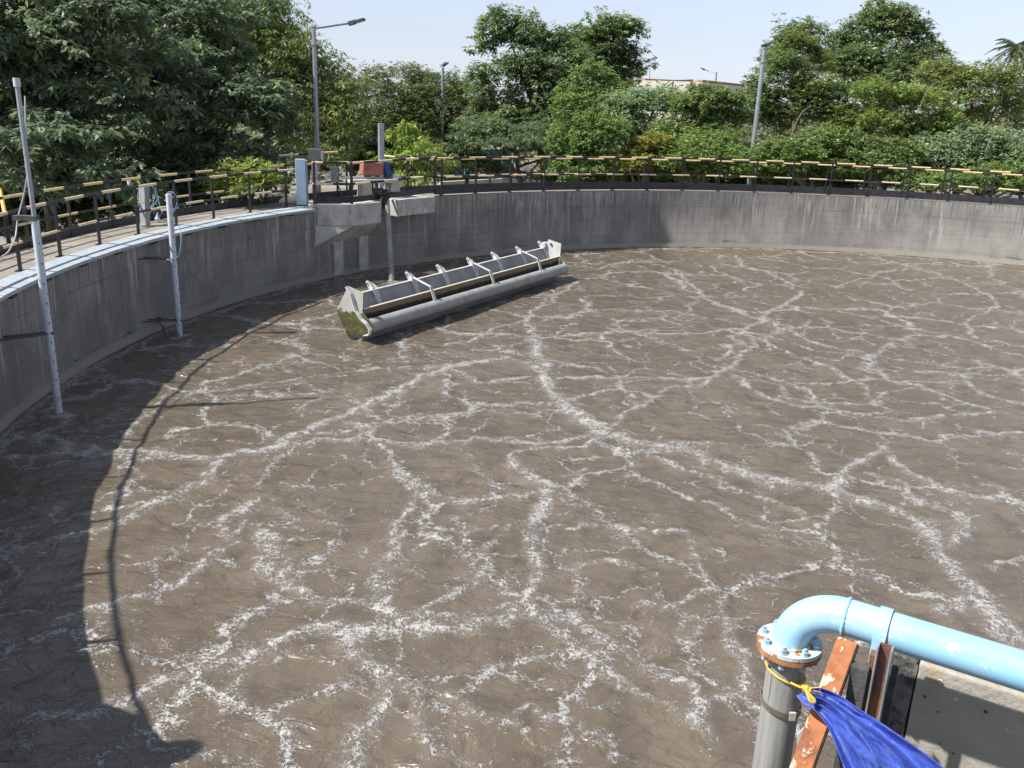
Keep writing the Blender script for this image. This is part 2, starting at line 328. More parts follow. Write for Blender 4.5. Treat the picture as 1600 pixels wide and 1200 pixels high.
# ------------------------------------------------------------------ foam streams (plan positions read off the photograph)
STREAMS = [  # width in metres, then the line
 (.17, [(840,965),(760,968),(680,975),(600,985),(540,987),(470,1000),(400,1020),(330,1037),(260,1058),(200,1088),(150,1115),(60,1132)]),
 (.05, [(840,945),(760,952),(680,958),(620,965),(560,1000)]),
 (.12, [(600,965),(578,932),(530,942),(490,934),(455,920),(438,905),(432,870),(412,835),(395,832)]),
 (.09, [(395,832),(405,868),(412,905),(440,912)]),
 (.09, [(588,935),(584,900),(600,880),(622,830),(640,790),(645,768),(620,745),(600,735)]),
 (.05, [(600,905),(640,850),(622,800)]),
 (.11, [(345,724),(330,755),(298,765),(242,789),(187,817),(140,831),(79,850),(9,880)]),
 (.09, [(415,775),(395,800),(355,810),(335,850),(320,880),(300,900),(252,925),(187,948),(130,965),(60,985)]),
 (.05, [(385,812),(362,845),(345,870),(320,892)]),
 (.16, [(0,720),(60,712),(130,703),(190,706),(260,715),(345,716),(430,702),(480,672),(560,640),(620,610),(660,590),(700,575),(800,560)]),
 (.12, [(430,702),(500,690),(560,690),(640,692),(700,691),(800,692),(870,688),(940,678)]),
 (.22, [(830,530),(850,565),(860,600),(890,640),(940,678),(1000,690),(1060,700),(1150,732),(1220,755),(1290,762),(1330,782),(1400,800),(1440,815),(1462,845),(1500,895),(1540,945),(1590,1000)]),
 (.07, [(1000,700),(1070,735),(1150,760),(1230,790),(1300,830)]),
 (.12, [(640,500),(700,518),(760,522),(830,528),(900,522),(1000,520),(1100,522),(1160,515),(1200,490),(1240,470),(1252,455),(1215,432),(1160,415),(1150,400)]),
 (.12, [(1020,425),(1080,445),(1110,470),(1160,490),(1190,502)]),
 (.08, [(900,490),(960,485),(1040,487),(1100,495),(1160,505)]),
 (.08, [(930,420),(1000,405),(1060,425),(1080,445)]),
 (.10, [(800,562),(870,590),(950,592),(1050,590),(1120,588),(1150,560),(1172,545),(1160,517)]),
 (.07, [(1010,640),(1060,605),(1110,590)]),(.08, [(960,600),(1010,640),(940,670)]),
 (.10, [(1145,590),(1200,625),(1290,640),(1400,662),(1480,650),(1560,650)]),
 (.10, [(1160,520),(1240,555),(1300,577),(1360,617),(1372,632),(1300,628),(1220,622)]),
 (.06, [(1372,630),(1400,615),(1440,600)]),
 (.10, [(940,672),(925,700),(870,697),(820,700),(808,712),(825,745),(850,760)]),
 (.15, [(850,760),(850,790),(835,820),(850,860),(852,900),(832,930),(855,968)]),
 (.08, [(855,765),(885,765),(900,745),(912,738)]),(.10, [(700,575),(760,600),(830,590)]),
 (.10, [(850,968),(870,1000),(905,1020),(950,1052),(1000,1085),(1060,1112),(1110,1150)]),
 (.11, [(832,930),(870,975),(950,1008),(1020,1040),(1090,1070),(1100,1100),(1110,1150)]),
 (.10, [(1140,980),(1150,1000),(1172,1030),(1172,1070),(1140,1088),(1100,1095)]),
 (.13, [(545,990),(560,1030),(572,1080),(560,1140),(545,1200)]),
 (.09, [(560,1040),(610,1060),(650,1110),(685,1150),(692,1200)]),
 (.13, [(1290,762),(1330,722),(1380,700),(1420,742),(1480,762),(1540,777),(1620,795)]),
 (.10, [(1350,732),(1400,752),(1450,792),(1490,800),(1500,855),(1460,840)]),
 (.06, [(862,825),(950,825),(1060,832),(1090,872),(1112,920),(1135,950),(1140,980)]),
 (.06, [(1112,920),(1050,942),(980,940)]),
 (.05, [(740,900),(760,850),(800,815)]),(.07, [(600,960),(660,955),(720,920),(742,895)]),(.04, [(640,880),(700,840),(760,820)]),
 (.11, [(1190,490),(1260,482),(1340,492),(1400,507),(1470,522),(1540,542),(1620,562)]),
 (.08, [(1300,450),(1370,430),(1420,420),(1480,432),(1550,462),(1560,480),(1510,500)]),
 (.10, [(1200,505),(1300,545),(1400,560),(1500,576),(1620,578)]),
 (.10, [(1440,580),(1520,592),(1532,620),(1620,637)]),(.07,[(1500,500),(1540,540)]),
 (.07, [(175,602),(232,597),(260,612),(250,627),(300,625),(350,610),(400,602),(470,590),(540,582),(640,575),(720,570)]),
 (.05, [(250,580),(325,592),(365,602)]),(.06, [(190,690),(230,650),(250,627)]),(.09,[(0,680),(60,670),(100,650)]),
 (.07, [(560,690),(600,660),(640,650),(690,655),(720,670),(680,690)]),
 (.06, [(470,640),(520,620),(470,600),(420,605)]),(.05, [(610,740),(650,755),(700,780)]),
 (.05, [(650,1010),(700,1035),(760,1042)]),(.05, [(700,1060),(760,1120),(820,1150)]),(.05,[(780,1150),(830,1110),(900,1140),(950,1190)]),
 (.06, [(900,880),(980,880),(1040,905)]),(.06,[(880,640),(800,650),(760,640),(700,650)]),
 (.09, [(700,540),(760,520),(820,500),(860,470),(900,440)]),(.05, [(360,1110),(390,1050),(440,1030)]),
 (.14, [(1480,960),(1500,930),(1540,960),(1560,1000)]),(.06,[(1560,890),(1600,880),(1640,870)]),
]
def water():
    st = .075; g = np.arange(-TR-.05, TR+.05+st, st); X, Y = np.meshgrid(g+TC.x, g+TC.y); n = len(g)
    x = X.ravel(); y = Y.ravel()
    def wob(k, seed, amp):
        r = np.random.default_rng(seed); o = np.zeros_like(x)
        for i in range(7):
            a = r.uniform(0, 2*PI); f = k*r.uniform(.6, 1.8); o += np.sin(f*(x*np.cos(a)+y*np.sin(a))+r.uniform(0, 6.3))
        return o*amp/7
    wx = x+wob(3.5, 1, .22)+wob(11, 2, .10)+wob(26, 12, .05); wy = y+wob(3.5, 3, .22)+wob(11, 4, .10)+wob(26, 13, .05)
    S = np.zeros_like(x)
    for w, pts in STREAMS:
        P = [onz(*p) for p in pts]
        for a, b in zip(P[:-1], P[1:]):
            m = (x > min(a.x, b.x)-1.2) & (x < max(a.x, b.x)+1.2) & (y > min(a.y, b.y)-1.2) & (y < max(a.y, b.y)+1.2)
            ax, ay, dx, dy = a.x, a.y, b.x-a.x, b.y-a.y
            t = np.clip(((wx[m]-ax)*dx+(wy[m]-ay)*dy)/(dx*dx+dy*dy+1e-9), 0, 1); d = np.hypot(wx[m]-ax-t*dx, wy[m]-ay-t*dy)
            w_ = w*.52; S[m] = np.maximum(S[m], .35*np.exp(-(d/w_)**2)+.31*np.exp(-(d/(w_*3.0))**2))
    R = np.hypot(x-TC.x, y-TC.y); S = np.maximum(S, .42*np.exp(-((R-TR+.08)/.12)**2)+.12*np.exp(-((R-TR)/.7)**2))
    for q_, r_ in ((onz(92, 645, 0), .06), (onz(281, 525, 0), .06), (onz(614, 441, 0), .09), (onz(1207, 1180, 0)*0+Vector((1.35, 3.75, 0)), .10)):
        dq = np.hypot(wx-q_.x, wy-q_.y); S = np.maximum(S, .46*np.exp(-((dq-r_-.05)/.07)**2)+.2*np.exp(-(dq/.45)**2))
    a_, b_ = onz(576, 510, .35), onz(880, 420, .35); ux, uy = (b_-a_).normalized()[:2]; pu = (wx-a_.x)*ux+(wy-a_.y)*uy; pv = (wx-a_.x)*uy-(wy-a_.y)*ux
    dd = np.hypot(np.maximum(np.maximum(-pu, pu-(b_-a_).length), 0), np.maximum(np.maximum(-.75-pv, pv-.1), 0)); S = np.maximum(S, np.where(dd > .001, .40*np.exp(-(dd/.16)**2), 0))
    z = wob(2.2, 5, .040)+wob(6, 6, .030)+wob(15, 7, .014)+wob(30, 17, .005)+.035*np.clip(S, 0, 1)
    for i in range(170):                                        # slow boils of the aerated liquor
        a = random.uniform(0, 2*PI); rr = TR*math.sqrt(random.random()); cx, cy = TC.x+rr*math.cos(a), TC.y+rr*math.sin(a); s = random.uniform(.35, .9)
        m = (abs(x-cx) < 3*s) & (abs(y-cy) < 3*s); d2 = ((wx[m]-cx)**2+(wy[m]-cy)**2)/s**2
        z[m] += random.uniform(.006, .022)*np.exp(-d2)*(1+.5*np.cos(np.sqrt(d2)*5.))
    keep = R <= TR+.06
    idx = -np.ones(n*n, int); ii = np.arange(n*n).reshape(n, n)
    q = np.stack([ii[:-1, :-1], ii[:-1, 1:], ii[1:, 1:], ii[1:, :-1]], -1).reshape(-1, 4); q = q[keep[q].all(1)]
    used = np.unique(q); idx[used] = np.arange(len(used)); q = idx[q]
    me = bpy.data.meshes.new('water'); me.vertices.add(len(used)); me.vertices.foreach_set('co', np.stack([x, y, z], 1)[used].astype('f').ravel())
    me.loops.add(q.size); me.loops.foreach_set('vertex_index', q.ravel().astype('i')); me.polygons.add(len(q))
    me.polygons.foreach_set('loop_start', np.arange(0, q.size, 4, dtype='i')); me.polygons.foreach_set('use_smooth', np.ones(len(q), bool)); me.update()
    at_ = me.attributes.new('stream', 'FLOAT', 'POINT'); at_.data.foreach_set('value', S[used].astype('f'))
    t = NT('aerated_sludge_water'); p = t.pos(); s = t.node('Attribute', {'attribute_name': 'stream'}).outputs['Fac']
    warp = lambda sc, amp, seed: t.node('VectorMath', {'operation': 'ADD'}, i0=p, i1=t.node('VectorMath', {'operation': 'SCALE'}, i0=t.node('VectorMath', {'operation': 'SUBTRACT'}, i0=t.noise(t.node('VectorMath', {'operation': 'ADD'}, i0=p, i1=(seed, seed, 0)).outputs[0], sc, 4, .6, True), i1=(.5, .5, .5)).outputs[0], Scale=amp).outputs[0]).outputs[0]
    def net(v, sc, w):
        d = t.node('TexVoronoi', {'feature': 'DISTANCE_TO_EDGE', 'voronoi_dimensions': '2D'}, Vector=v, Scale=sc).outputs['Distance']
        return t.math('ADD', t.ramp(d, 0., w, .36, 0.), t.ramp(d, 0., w*4., .42, 0.))
    w1 = warp(.9, 1.5, 0.); w2 = warp(1.8, .9, 9.)
    n1 = t.math('MULTIPLY', net(w1, .42, .05), t.ramp(t.noise(p, .45, 3), .30, .5)); n2 = t.math('MULTIPLY', net(w2, 1.05, .055), t.ramp(t.noise(p, .7, 3), .38, .56))
    n3 = t.math('MULTIPLY', net(warp(3., .5, 21.), 2.6, .07), t.ramp(t.noise(p, 1.1, 3), .44, .62))
    nw = t.math('MAXIMUM', t.math('MULTIPLY', n1, .78), t.math('MAXIMUM', t.math('MULTIPLY', n2, .72), t.math('MULTIPLY', n3, .62)))
    dist_ = t.math('MAXIMUM', s, nw)
    fine = t.noise(p, 21, 6, .75); mid = t.noise(p, 4.5, 4, .65)
    # streaky flecks drifting along one way
    fl = t.noise(t.scale(p, 1., 1.7, 1.), 24, 3, .6); patch = t.noise(p, .33, 3, .55)
    def lace(sc, w, seed): return t.ramp(t.math('ABSOLUTE', t.math('SUBTRACT', t.noise(t.scale(warp(sc*.5, .22, seed), 1, 1.3, 1), sc, 3, .55), .5)), w, w*.25)
    lc = t.math('MAXIMUM', lace(4.2, .026, 3.), t.math('MAXIMUM', t.math('MULTIPLY', lace(8.5, .032, 5.), .9), t.math('MULTIPLY', lace(19., .045, 8.), .7)))
    fn = t.math('SUBTRACT', fine, .5); md_ = t.math('SUBTRACT', mid, .5)
    zone = t.ramp(t.math('ADD', dist_, t.math('ADD', t.math('MULTIPLY', md_, .9), t.math('MULTIPLY', fn, .5))), .22, .48)
    solid = t.ramp(t.math('ADD', dist_, t.math('ADD', t.math('MULTIPLY', md_, .9), t.math('MULTIPLY', fn, 1.5))), .50, .66)
    foam = t.math('MAXIMUM', t.math('MULTIPLY', t.math('MULTIPLY', zone, lc), .95), t.math('MULTIPLY', solid, .95))
    bub = t.node('TexVoronoi', {'voronoi_dimensions': '2D'}, Vector=p, Scale=30.).outputs['Distance']
    foam = t.math('MULTIPLY', foam, t.ramp(bub, .55, .15, .68, 1.))
    speck = t.math('MULTIPLY', t.ramp(fl, .64, .69), t.ramp(t.math('ADD', patch, t.math('MULTIPLY', dist_, .5)), .38, .60, .12, 1.))
    dots = t.math('MULTIPLY', t.ramp(t.node('TexVoronoi', {'voronoi_dimensions': '2D'}, Vector=p, Scale=13.).outputs['Distance'], .07, .05), t.ramp(mid, .45, .6, 0., .5))
    fm = t.math('MAXIMUM', foam, t.math('MAXIMUM', t.math('MULTIPLY', speck, .8), dots))
    base = t.mix(t.ramp(t.noise(p, .5, 4), .35, .65), (.158, .127, .092), (.122, .097, .069))
    base = t.mix(t.ramp(t.noise(p, 2.4, 4, .55), .42, .7), base, (.104, .082, .057))
    base = t.mix(t.math('MULTIPLY', t.ramp(s, .12, .5), .45), base, (.22, .19, .155))
    k = t.mix(fm, base, t.mix(fine, (.385, .37, .35), (.54, .53, .515)))
    rip = t.noise(t.scale(p, 1, 1.5, 1), 3.0, 6, .52, dist=.6); micro = t.noise(p, 26, 5, .7)
    h = t.math('ADD', t.math('MULTIPLY', rip, 1.15), t.math('ADD', t.math('MULTIPLY', micro, .05), t.math('MULTIPLY', fm, .22)))
    nb = t.bump(h, .9, .075)
    t.fin(k, t.ramp(fm, 0., .6, .13, .5), 0., nb, .75)
    o = link('water', me, t.m); tag(o, kind='structure')
water()

# ------------------------------------------------------------------ ground
g = MB(); R0 = 17.9
ang = [2*PI*i/96 for i in range(96)]
vs = [ring(a, R0, -1.) for a in ang]+[ring(a, 60, -1.) for a in ang]+[ring(a, 900, -1.) for a in ang]
fs = [(j*96+i, j*96+(i+1)%96, (j+1)*96+(i+1)%96, (j+1)*96+i) for j in (0, 1) for i in range(96)]
tag(g.add(vs, fs).build('ground', M['ground']), kind='structure')

# ------------------------------------------------------------------ tank wall
tw = thing('tank_wall', (TC.x, TC.y, 0), 'circular grey concrete tank wall with streaks and a tide line around the water', 'wall')
MB().arcband(0, 360, [(TR, -1.5), (TR-.035, -1.49), (TR-.035, .16), (TR, .21), (TR, 1.98), (TR+.42, 1.98), (TR+.42, -1.5)], 240).build('wall', M['tankwall'], tw, smooth=True)
MB().arcband(-60, 228, [(TR+.30, 1.80), (TR+.012, 1.99), (TR+.012, 2.0), (TR+1.52, 2.0), (TR+1.52, 1.80)], 220).build('walkway', M['walk'], tw, smooth=False)
seg = MB(); seg.arcband(-2.07, 2.07, [(17.22, 1.925), (17.22, 1.985), (17.63, 2.03), (17.63, 1.925)], 4)
for v in range(len(seg.v)): seg.v[v] = (seg.v[v][0]-TC.x, seg.v[v][1]-TC.y, seg.v[v][2])
segm = seg.mesh('coping_slab', bevel=.006); segm.materials.append(M['coping'])
for i in range(19):
    o = bpy.data.objects.new('coping_slab', segm); col.objects.link(o); o.parent = tw; o.rotation_euler = (0, 0, D2R(152.6+4.2*i)); o.location = (0, 0, random.uniform(-.006, .006))
clip = MB(); clip.box((17.27, 0, 1.905), (.10, .2, .035)); clipm = clip.mesh('coping_clip'); clipm.materials.append(M['black'])
for i in range(13):
    o = bpy.data.objects.new('coping_clip', clipm); col.objects.link(o); o.parent = tw; o.rotation_euler = (0, 0, D2R(153.6+4.2*i))

# ------------------------------------------------------------------ railings
def railing(name, label, R, a0, a1, ztop, zmid, mats, step=4.33, toe=None, first=None, z0=2.0, leg=.045, off=.0):
    mid = ring(D2R((a0+a1)/2), R, z0)
    t = thing(name, mid, label, 'railing')
    n = max(6, int(abs(a1-a0)/1.2))
    def arcpts(z, RR=R): return [ring(D2R(a0+(a1-a0)*i/n), RR, z) for i in range(n+1)]
    MB().tube(arcpts(ztop), .028, 8, arc0=off).build('top_rail', mats[0], t, smooth=True)
    MB().tube(arcpts(zmid), .025, 8, arc0=off+.35).build('mid_rail', mats[1], t, smooth=True)
    if toe: MB().arcband(a0, a1, [(R-.012, z0+toe[0]), (R-.012, z0+toe[1]), (R+.004, z0+toe[1]), (R+.004, z0+toe[0])], n).build('toe_board', M['black_dusty'], t)
    p = MB(); p.box((0, 0, (ztop-z0)/2), (leg, leg, ztop-z0)); p.box((0, 0, .008), (.13, .13, .016)); pm = p.mesh('post'); pm.materials.append(M['black'])
    a = first if first is not None else a0
    while (a <= max(a0, a1)+.01):
        if a >= min(a0, a1)-.01:
            o = bpy.data.objects.new('post', pm); col.objects.link(o); q = ring(D2R(a), R, z0); o.parent = t; o.location = q-mid; o.rotation_euler = (random.uniform(-.006, .006), random.uniform(-.006, .006), D2R(a))
        a += step
    return t
railing('guard_railing', 'inner black and faded yellow striped railing along the far tank rim beyond the decanter', 17.50, -50, 134.5, 3.09, 2.53, (M['yb'], M['yc']), toe=(.03, .17), first=107.79-4.33*36, off=.1)
railing('guard_railing', 'inner striped railing with peeling yellow bands along the blue coping on the left', 17.72, 151.2, 227, 2.95, 2.45, (M['yc'], M['yc']), first=152.3, step=4.33)
railing('guard_railing', 'outer black and yellow striped railing on the far side of the curved walkway', 18.75, -50, 226, 2.95, 2.43, (M['yb'], M['yb']), toe=(.0, .16), first=106.2-4.33*36, step=4.1, z0=2.0, off=.5)

# ------------------------------------------------------------------ drive platform on the far left rim
def V2(x, y): return Vector((x, y))
P0 = V2(-5.30, 23.15); P1 = V2(-4.31, 24.11); P3 = V2(-2.45, 26.75)
P0 = V2(*ring(D2R(150.0), TR+.12)[:2]); 
dl = (P3-P1).normalized(); nrm = V2(-dl.y, dl.x)
if (V2(TC.x, TC.y)-P1).dot(nrm) > 0: nrm = -nrm              # towards the wall
N1 = onz(604, 320, 2.).xy; N2 = onz(628, 317, 2.).xy
N1 = P1+dl*((N1-P1).dot(dl)); N2 = P1+dl*((N2-P1).dot(dl))
plat = thing('drive_platform', (-4.3, 24.8, 2.), 'concrete platform bracketed off the tank wall with a slot for the decanter rod', 'platform')
out1 = V2(*ring(D2R(150.5), TR+.9)[:2]); out2 = V2(*ring(D2R(134.5), TR+.9)[:2])
bk = nrm*.75
def prism_ccw(mb, poly, z0, z1): return mb.prism(poly, z0, z1)
m = MB(); prism_ccw(m, [P0, P1, N1, N1+bk, P0+(P0-P1).normalized()*-.05+nrm*.6], 1.50, 2.06); m.build('deck_slab', M['conc'], plat, bevel=.012)
m = MB(); prism_ccw(m, [N2, P3, P3+nrm*.5, N2+bk*1.7], 1.60, 2.055); m.build('deck_slab', M['conc'], plat, bevel=.02)
m = MB(); prism_ccw(m, [P0+V2(.1,.05), N1+bk*.9, N2+bk*.9, P3+nrm*.3, out2, out1], 1.70, 2.045); m.build('deck_slab', M['walk'], plat)
# sloped haunch below the slab
w0 = V2(*ring(D2R(150.3), TR+.03)[:2]); w1 = V2(*ring(D2R(143.6), TR+.06)[:2])
m = MB(); fa = P0+(P1-P0)*.22; fb = P1+(P0-P1).normalized()*.04+nrm*.04; fc = N1+nrm*.05
m.add([(fa.x, fa.y, 1.497), (fb.x, fb.y, 1.497), (fc.x, fc.y, 1.497), (w1.x, w1.y, 1.497), (w0.x, w0.y, 1.497), (w0.x, w0.y, .93), (w1.x, w1.y, .97)],
      [(0, 1, 2, 3, 4), (0, 4, 5), (0, 5, 1), (1, 5, 6), (1, 6, 2), (2, 6, 3), (3, 6, 5, 4)]); m.build('haunch', M['conc'], plat)
q0 = V2(*ring(D2R(147.6), TR)[:2]); q1 = V2(*ring(D2R(146.3), TR)[:2])
m = MB()
for a in (147.8, 144.6):
    q0 = V2(*ring(D2R(a), TR)[:2]); inn = (V2(TC.x, TC.y)-q0).normalized(); tt = V2(-inn.y, inn.x)
    m.extrude([(q0.x, q0.y, 1.3), (q0.x, q0.y, .1), ((q0+inn*.045).x, (q0+inn*.045).y, .1), ((q0+inn*.05).x, (q0+inn*.05).y, 1.3)], (tt.x*.35, tt.y*.35, 0))
m.build('wall_rib', M['conc'], plat)
# platform railing
pr = thing('platform_railing', (-4.5, 24.2, 2.06), 'black and yellow striped railing wrapping the corner of the drive platform', 'railing')
C0 = Vector((*ring(D2R(150.3), 17.6)[:2], 0)); C0 = Vector((*(P0+(P1-P0)*.08+nrm*.05), 0)); C1 = Vector((*(P1+nrm*.09+(P0-P1).normalized()*.04), 0)); C2 = Vector((*ring(D2R(134.6), 17.50)[:2], 0))
for z, nm, mt, o_ in ((3.12, 'top_rail', M['yc'], .35), (2.58, 'mid_rail', M['yc'], .1)):
    MB().tube([C0+Vector((0, 0, z)), C1+Vector((0, 0, z)), C2+Vector((0, 0, z))], .031, 8, arc0=o_).build(nm, mt, pr, smooth=True)
m = MB(); m.bar(C0+Vector((0,0,2.17)), C1+Vector((0,0,2.17)), .012, .17); m.build('toe_board', M['black_dusty'], pr)
m = MB(); m.bar(C1+Vector((0,0,2.17)), C2+Vector((0,0,2.17)), .012, .15); m.build('toe_board', M['black_dusty'], pr)
for q in (C0.lerp(C1, .05), C1, C1.lerp(C2, .995)):
    m = MB(); m.box((q.x, q.y, 2.60), (.06, .06, 1.1)); m.build('post', M['black'], pr)
# dark steel frame behind the platform, with the raised handrails of the stairs
def tubething(name, label, paths, depth, cat='handrail', mat='yb', r=.03):
    q = at(paths[0][0][0], paths[0][0][1], depth); t = thing(name, (q.x, q.y, 2.0), label, cat)
    for i, pth in enumerate(paths):
        pts = [at(px, py, (d or depth)) for px, py, d in pth]
        MB().tube(pts, r, 8, arc0=i*.7).build('rail', M[mat], t, smooth=True)
    return t
sh = tubething('stair_handrail', 'raised black and yellow handrail loop behind the pale blue box', [[(396,266,24.6),(422,262,24.8),(427,258,24.8),(426,246,24.8),(422,243,24.8),(415,243,24.8)], [(415,244,24.8),(440,243,25.4),(484,240,25.8),(535,237,26.4),(541,239,26.4),(543,252,26.4)], [(497,270,25.6),(520,270,26)]], 25)
for px, py, dd in ((415, 243, 24.8), (541, 240, 26.4)):
    a = at(px, py, dd); MB().tube([a, Vector((a.x, a.y, 2.0))], .03, 8).build('post', M['black'], sh)
a = at(534, 262, 26.4); 
m = MB(); m.tube([at(592,243,29), at(640,247,28.5), at(665,249,28)], .03, 8); hr = thing('stair_handrail', (at(592,243,29).x, at(592,243,29).y, 2), 'short cream and black handrail behind the square concrete post', 'handrail'); m.build('rail', M['yc'], hr, smooth=True)
a = at(592,243,29); MB().tube([a, Vector((a.x, a.y, 2.0))], .03, 8).build('post', M['black'], hr)
# pale blue sheet box
def obox(px, ytop, ybot, wpx, depth_, deep, mat, parent, name, turn=0., zb=None, bevel=.008, wm=None):
    b = at(px, ybot, depth_); z0 = b.z if zb is None else zb; tpt = at(px, ytop, depth_); w = wm or wpx*depth_/F_PX
    ax = Vector((math.cos(turn), math.sin(turn), 0)); ay = Vector((-ax.y, ax.x, 0)); c = Vector((b.x, b.y, (z0+tpt.z)/2))+ay*deep/2
    m = MB(); m.box(c, (w, deep, tpt.z-z0), (ax, ay, Vector((0, 0, 1)))); return m.build(name, M[mat], parent, bevel=bevel)
b = at(472, 322, 23.6); t = thing('sheet_box', (b.x, b.y, 2.0), 'tall pale blue sheet metal box standing at the end of the coping', 'box')
obox(471.5, 247, 323, 15, 23.6, .12, 'skyblue', t, 'cover', .25, zb=2.03); obox(480.5, 249, 321, 4, 23.75, .22, 'galv', t, 'side_panel', .25, zb=2.03)
b = at(492, 290, 25.8); t = thing('local_control_panel', (b.x, b.y, 2.05), 'slate grey control box on a slotted grey post behind the pale blue box', 'control panel')
obox(491.5, 233, 250, 20, 25.4, .25, 'darkbox', t, 'enclosure'); obox(492, 251, 283, 9, 25.5, .08, 'galv', t, 'post', zb=2.05)
m = MB()
for i in range(7): m.box(at(492, 256+i*3.6, 25.47), (.13, .012, .022))
m.build('slots', M['darkbox'], t)
obox(503, 236, 250, 3, 25.35, .2, 'galv', t, 'side_cover')
b = at(523, 284, 25.2); t = thing('push_button_station', (b.x, b.y, 2.05), 'small dark grey push button box on a leaning stand by the gear motor', 'control box')
obox(523, 260, 285, 12, 25.2, .12, 'darkbox', t, 'box'); a = at(526, 285, 25.25)
MB().tube([a, Vector((a.x+.18, a.y, 2.06))], .018, 6).build('stand', M['black'], t); obox(531.5, 261, 269, 3, 25.15, .1, 'whitepaint', t, 'gland')
# drive table with gear motor
b = at(598, 309, 25.6); t = thing('drive_table', (b.x, b.y, 2.05), 'pale painted concrete drive table with splayed legs on the platform', 'plinth')
dx = Vector((.88, .47, 0)); dy = Vector((-.47, .88, 0)); zz = Vector((0, 0, 1)); c0 = Vector((b.x, b.y, 2.05))+dy*.3
def leg(cx_, wb, wt):
    m = MB(); c = c0+dx*cx_
    lo = [c-dx*wb/2-dy*.22, c+dx*wb/2-dy*.22, c+dx*wb/2+dy*.3, c-dx*wb/2+dy*.3]; hi = [c-dx*wt/2-dy*.22+zz*.42, c+dx*wt/2-dy*.22+zz*.42, c+dx*wt/2+dy*.3+zz*.42, c-dx*wt/2+dy*.3+zz*.42]
    m.add(lo+hi, [(0,1,2,3),(4,5,6,7),(0,1,5,4),(1,2,6,5),(2,3,7,6),(3,0,4,7)]); return m
leg(-.42, .30, .22).build('leg', M['plinth'], t, bevel=.01); leg(.42, .34, .24).build('leg', M['plinth'], t, bevel=.01)
m = MB(); m.box(c0+zz*.46-dx*.15, (1.62, .62, .09), (dx, dy, zz)); m.build('table_top', M['plinth'], t, bevel=.012)
m = MB(); m.box(c0+zz*.53-dx*.35, (1.5, .16, .05), (dx, dy, zz)); m.box(c0+zz*.53-dx*.30+dy*.2, (1.3, .1, .05), (dx, dy, zz)); m.build('base_channel', M['galv'], t)
t2 = thing('gear_motor', c0+zz*.56, 'gear motor with a pitted orange guard and bright blue motor on the drive table', 'motor')
gz = c0+zz*.80-dx*.22; th = .09; gx = (dx*math.cos(th)-zz*math.sin(th)).normalized(); gzv = gx.cross(dy)*-1
if gzv.z < 0: gzv = -gzv
m = MB(); m.box(gz, (.60, .34, .34), (gx, dy, gzv)); bg_ = m.build('belt_guard', M['orange'], t2, bevel=.015)
m = MB()
for a_ in range(5): m.tube([gz-gx*.18-dy*.178+gx*.06*math.cos(a_*1.256)+gzv*.06*math.sin(a_*1.256), gz-gx*.18-dy*.184+gx*.06*math.cos(a_*1.256)+gzv*.06*math.sin(a_*1.256)], .014, 8)
m.build('guard_holes', M['black'], bg_)
m = MB(); mc = gz+dx*.45-zz*.06
m.tube([mc-dy*.02+zz*.22-gx*.08, mc-zz*.14+gx*.04], [.12, .12], 12); m.tube([mc+zz*.24-gx*.085, mc+zz*.215-gx*.078], [.13, .13], 12); m.tube([mc-zz*.14+gx*.04, mc-zz*.19+gx*.05], [.15, .15], 12)
for k in range(12):
    a_ = k*PI/6; r_ = gx*math.cos(a_)+dy*math.sin(a_); m.bar(mc+r_*.125+zz*.18-gx*.06, mc+r_*.125-zz*.12+gx*.04, .012, .03)
m.build('motor', M['motor_blue'], t2, smooth=True)
m = MB(); m.tube([mc+gx*.15-zz*.2, mc+gx*.42-zz*.22], [.10, .07], 12); m.tube([mc+gx*.3-zz*.3, mc+gx*.3-zz*.12], .09, 12); m.build('gearbox', M['whitepaint'], t2, smooth=True)
m = MB(); m.bar(gz-gzv*.17-gx*.1, gz-gzv*.26-gx*.1, .06, .2); m.bar(gz-gzv*.17+gx*.2, gz-gzv*.26+gx*.2, .06, .12); m.build('foot', M['orange'], t2)
# rod with clamp
rp = onz(614, 441, 0.); top = at(603, 292, math.hypot(rp.x, rp.y)+.55)
t = thing('decanter_rod', (rp.x, rp.y, 0), 'long pale grey rod dropping from the platform slot into the water', 'rod')
MB().tube([Vector((rp.x, rp.y, -.6)), Vector((top.x, top.y, top.z))], [.085, .075], 12).build('rod', M['skimgrey'], t, smooth=True)
q = at(601, 307, math.hypot(rp.x, rp.y)+.45)
m = MB(); m.tube([q+Vector((0,0,.13)), q+Vector((0,0,.05))], .17, 12); m.tube([q+Vector((0,0,.03)), q+Vector((0,0,-.05))], .15, 12); m.bar(q+Vector((-.3,-.1,.09)), q+Vector((.3,.1,.09)), .06, .07); m.tube([q+Vector((0,0,.2)), q+Vector((0,0,-.35))], .09, 10)
m.build('clamp', M['black'], t)
# square concrete post
b = at(596, 285, 27.2); t = thing('concrete_post', (b.x, b.y, 0), 'slim square concrete post rising behind the gear motor', 'post')
m = MB(); zt = at(596, 192, 27.2).z; m.box((b.x, b.y, (zt+1.5)/2), (.15, .15, zt-1.5), (dx, dy, zz)); m.build('shaft', M['galv'], t, bevel=.01)
# white pipe stub and buff pipe on the walkway
b = at(422, 317, 24.2); t = thing('outlet_pipe', (b.x, b.y, 2.05), 'stubby white capped pipe with a stained buff section lying beside the platform', 'pipe')
MB().tube([at(415,318,24.3), at(428,316,24.3)], .2, 16).build('end_cap', M['whitepaint'], t, smooth=True)
MB().tube([at(428,316,24.3)+Vector((.005,0,0)), at(463,313,24.7)], .19, 16).build('pipe', M['cream'], t, smooth=True)

